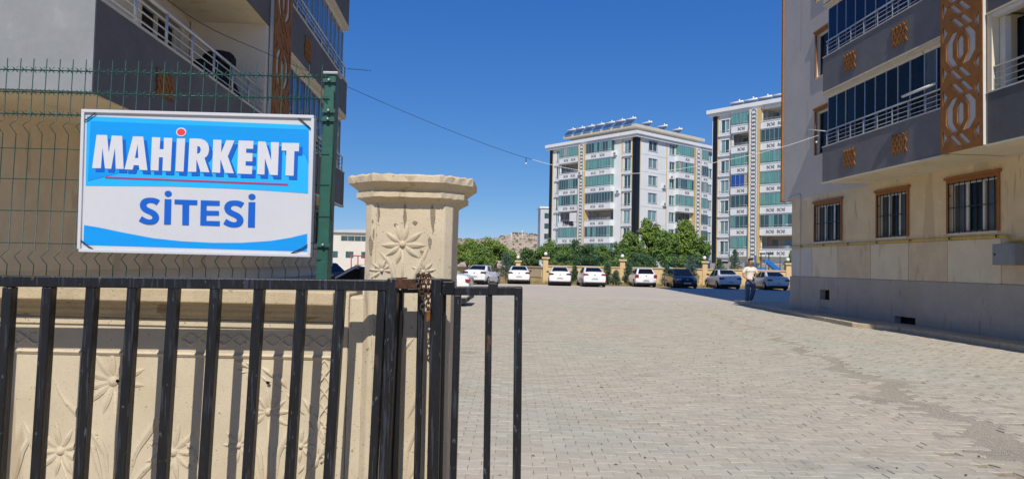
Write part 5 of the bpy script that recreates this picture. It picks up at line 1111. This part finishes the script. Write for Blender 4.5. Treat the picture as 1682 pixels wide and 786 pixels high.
# ================================================================== vegetation
def set_tone(ob, per, n):
    a2 = ob.data.attributes.new('tone','FLOAT','FACE'); a2.data.foreach_set('value', np.repeat(rng.random(n), per).astype(np.float32)[:len(ob.data.polygons)])
def leaf_mesh(ctr, nrm, size, asp=.6):
    """vectorised bent leaves: two triangles each"""
    n = len(ctr); nrm = nrm/np.linalg.norm(nrm,axis=1)[:,None]; r_ = rng.normal(size=(n,3)); u = np.cross(nrm,r_); u /= np.linalg.norm(u,axis=1)[:,None]; v = np.cross(nrm,u)
    s = size[:,None]; a = ctr-u*s*.5; b = ctr+v*s*asp*.5-nrm*s*.1; d = ctr-v*s*asp*.5-nrm*s*.1; e = ctr+u*s*.5
    V = np.stack([a,b,e,d],1).reshape(-1,3); k = np.arange(n)*4; F = np.stack([np.c_[k,k+1,k+2],np.c_[k,k+2,k+3]],1).reshape(-1,3); return V, F
def np_mesh(name, V, F, mat, parent):
    o = origin(parent); me = bpy.data.meshes.new(name); me.from_pydata((V-np.array(o)).tolist(), [], F.tolist()); me.materials.append(MATS[mat]); ob = link(name, me, parent); set_tone(ob, 2, len(F)//2+1); return ob
def broadleaf(x, y, h, rx, label, mat='leaf_mid', n=5200, leaf_s=.16, base=.3, cat='tree', name='broadleaf_tree', nclump=34, ry=None):
    t = thing(name, label, cat, (x,y,0), 'greenery behind the boundary wall'); ry = ry or rx*.8; rx *= 1.14; h *= 1.09; zc_ = h*(.5+base*.35); rz = h-zc_
    mb = MB(); trunk_r = .035*h**.9
    mb.tube([(x,y,0),(x+.05,y,h*.25),(x-.04,y,h*.5),(x,y,h*.8)],[trunk_r,trunk_r*.8,trunk_r*.5,trunk_r*.15],7)
    cl = []
    for k in range(nclump):
        d = rng.normal(size=3); d /= np.linalg.norm(d); rr = rng.random()**.45
        taper = 1-.35*max(0,d[2]*rr); cl.append((x+d[0]*rx*rr*.82*taper, y+d[1]*ry*rr*.82*taper, zc_+d[2]*rz*rr*.86, rng.uniform(.20,.40)*min(rx,rz)))
    for k in range(0,nclump,3): q = cl[k]; mb.tube([(x,y,h*rng.uniform(.2,.6)),((x+q[0])/2,(y+q[1])/2,(q[2]+h*.4)/2),q[:3]],[trunk_r*.4,trunk_r*.25,.012],5)
    mb.build('trunk', 'bark', t)
    n = int(n*1.45); per = n//nclump; C_ = []; Nn = []
    for q in cl:
        d = rng.normal(size=(per,3)); d /= np.linalg.norm(d,axis=1)[:,None]; rr = rng.random(per)**.33*q[3]*rng.uniform(.8,1.25,per); p = np.array(q[:3])+d*rr[:,None]*[1,1,.85]; C_.append(p); Nn.append(d+rng.normal(size=(per,3))*.6+[0,-.2,.55])
    C_ = np.concatenate(C_); Nn = np.concatenate(Nn); C_[:,2] = np.maximum(C_[:,2], .15); V, F = leaf_mesh(C_, Nn, rng.uniform(.7,1.35,len(C_))*leaf_s); np_mesh('crown', V, F, mat, t); return t
def conifer(x, y, h, r_, label, mat='needle', n=2600, dens=1.):
    t = thing('young_pine', label, 'pine', (x,y,0), 'young conifers by the boundary wall'); mb = MB(); mb.tube([(x,y,0),(x,y,h)],[.03*h**.7,.008],6); C_ = []; Nn = []
    nb = int(18+h*9)
    for k in range(nb):
        f = (k+.5)/nb; z = h*(.08+.9*f); L_ = r_*(1-f)**.8*rng.uniform(.7,1.15)+.05; a2 = k*2.4+rng.uniform(-.4,.4); tip = np.array([x+L_*math.cos(a2),y+L_*math.sin(a2),z+L_*.28]); mb.tube([(x,y,z),tuple(tip)],[.012,.004],4,cap=False)
        m_ = max(10,int(n/nb)); tt = rng.random(m_)**.7; p = np.array([x,y,z])+(tip-np.array([x,y,z]))*tt[:,None]+rng.normal(size=(m_,3))*[.07,.07,.06]; C_.append(p); Nn.append(rng.normal(size=(m_,3))+[0,0,.5])
    mb.build('trunk','bark',t); C_ = np.concatenate(C_); V, F = leaf_mesh(C_, np.concatenate(Nn), rng.uniform(.10,.22,len(C_)), .22); np_mesh('crown', V, F, mat, t); return t
def by_px(xc, ytop, half, Y): p = at(xc, ytop, Y); return p.x, Y, p.z, half*Y/1150
for xc, yt, hf, Y, mat, n_, ls, nm, lab in (
  (768,397,28,76,'leaf_bright',4200,.20,'broadleaf_tree','light green tree nearest the stone pillar, above the turned sedan'),
  (805,394,31,74,'leaf_bright',5200,.20,'broadleaf_tree','light green tree left of the globe lamps, in front of the bare hill'),
  (744,404,16,80,'leaf_mid',2600,.20,'broadleaf_tree','green tree peeking out beside the stone pillar edge'),
  (843,413,20,72,'leaf_mid',3200,.18,'broadleaf_shrub','green shrub between the hill trees and the white block'),
  (872,405,22,70,'leaf_dark',4200,.17,'broadleaf_shrub','dark green shrub below the small grey block'),
  (905,399,26,67,'leaf_mid',5200,.17,'broadleaf_shrub','green shrub above the first wall pier'),
  (945,397,26,68,'leaf_dark',5200,.17,'broadleaf_shrub','dark green shrub below the white block pattern column'),
  (985,400,24,67,'leaf_mid',4600,.17,'broadleaf_shrub','green shrub right of the dark one, under the open balconies'),
  (1012,402,20,69,'leaf_dark',3600,.17,'broadleaf_shrub','dark green shrub left of the tall tree group'),
  (1036,384,22,67,'leaf_mid',4600,.19,'broadleaf_tree','leftmost and lowest tree of the tall tree group'),
  (1068,361,22,69,'leaf_bright',6000,.21,'broadleaf_tree','tall pointed tree under the white block windows'),
  (1094,380,22,66,'leaf_mid',5000,.21,'broadleaf_tree','tree in the middle of the tall tree group'),
  (1122,360,27,69,'leaf_bright',7600,.22,'broadleaf_tree','tallest broad tree behind the navy car'),
  (1152,385,17,67,'leaf_mid',3600,.20,'broadleaf_tree','tree at the right end of the group beside the tower'),
  (1060,412,26,65,'leaf_dark',3600,.18,'broadleaf_shrub','low shrub behind the mesh fence over the white hatchback'),
  (1110,415,26,65,'leaf_mid',3600,.18,'broadleaf_shrub','low shrub behind the mesh fence over the navy car'),
  (1022,408,22,66,'leaf_mid',4200,.18,'broadleaf_shrub','rounded shrub above the second wall pier'),
  (925,406,24,65,'leaf_mid',4200,.17,'broadleaf_shrub','low green shrub above the white sedan beside the first pier'),
  (965,404,24,65,'leaf_dark',4200,.17,'broadleaf_shrub','low dark shrub above the white sedan with the pine'),
  (788,410,26,71,'leaf_mid',4200,.18,'broadleaf_shrub','low green shrub between the two hill trees'),
  (1298,408,9,72,'leaf_mid',1800,.18,'broadleaf_shrub','shrub peeking past the corner of the beige building')):
    X_, Y_, H_, R_ = by_px(xc, yt, hf, Y); broadleaf(X_, Y_, H_, R_, lab, mat, n_, ls, .15 if 'shrub' in nm else .35, 'shrub' if 'shrub' in nm else 'tree', nm, 30 if 'shrub' in nm else 44)
for xc, yt, hf, Y, mat, lab in ((832,414,20,63.5,'needle_blue','bluish pine left of the white sedan at the panelled wall'),(998,432,13,58.5,'needle','young pine right of the third white sedan'),(944,437,6,60.3,'needle','thin young pine over the white sedan beside the first pier'),
  (1033,431,12,60,'needle','young pine left of the white hatchback'),(1096,436,13,59.3,'needle_blue','bluish young pine between white hatchback and navy car'),(1136,421,16,60.2,'needle_blue','bluish pine behind the navy car beside its pier'),
  (1182,425,17,60,'needle','dense green pine left of the silver sedan'),(1207,409,17,63.5,'needle','taller pine behind the silver sedan under the tower'),(1012,445,8,58,'needle','low young pine beside the concrete block')):
    X_, Y_, H_, R_ = by_px(xc, yt, hf, Y); conifer(X_, Y_, H_, R_, lab, mat)
cbk = thing('concrete_block', 'low broken concrete block at the foot of the wall pier', 'block', gp(1016,469)); p = gp(1016,469); mb = MB(); mb.box(p.x-.8,p.x+.8,p.y+2.2,p.y+3,0,.35); mb.build('block','kerb',cbk,bevel=.05)
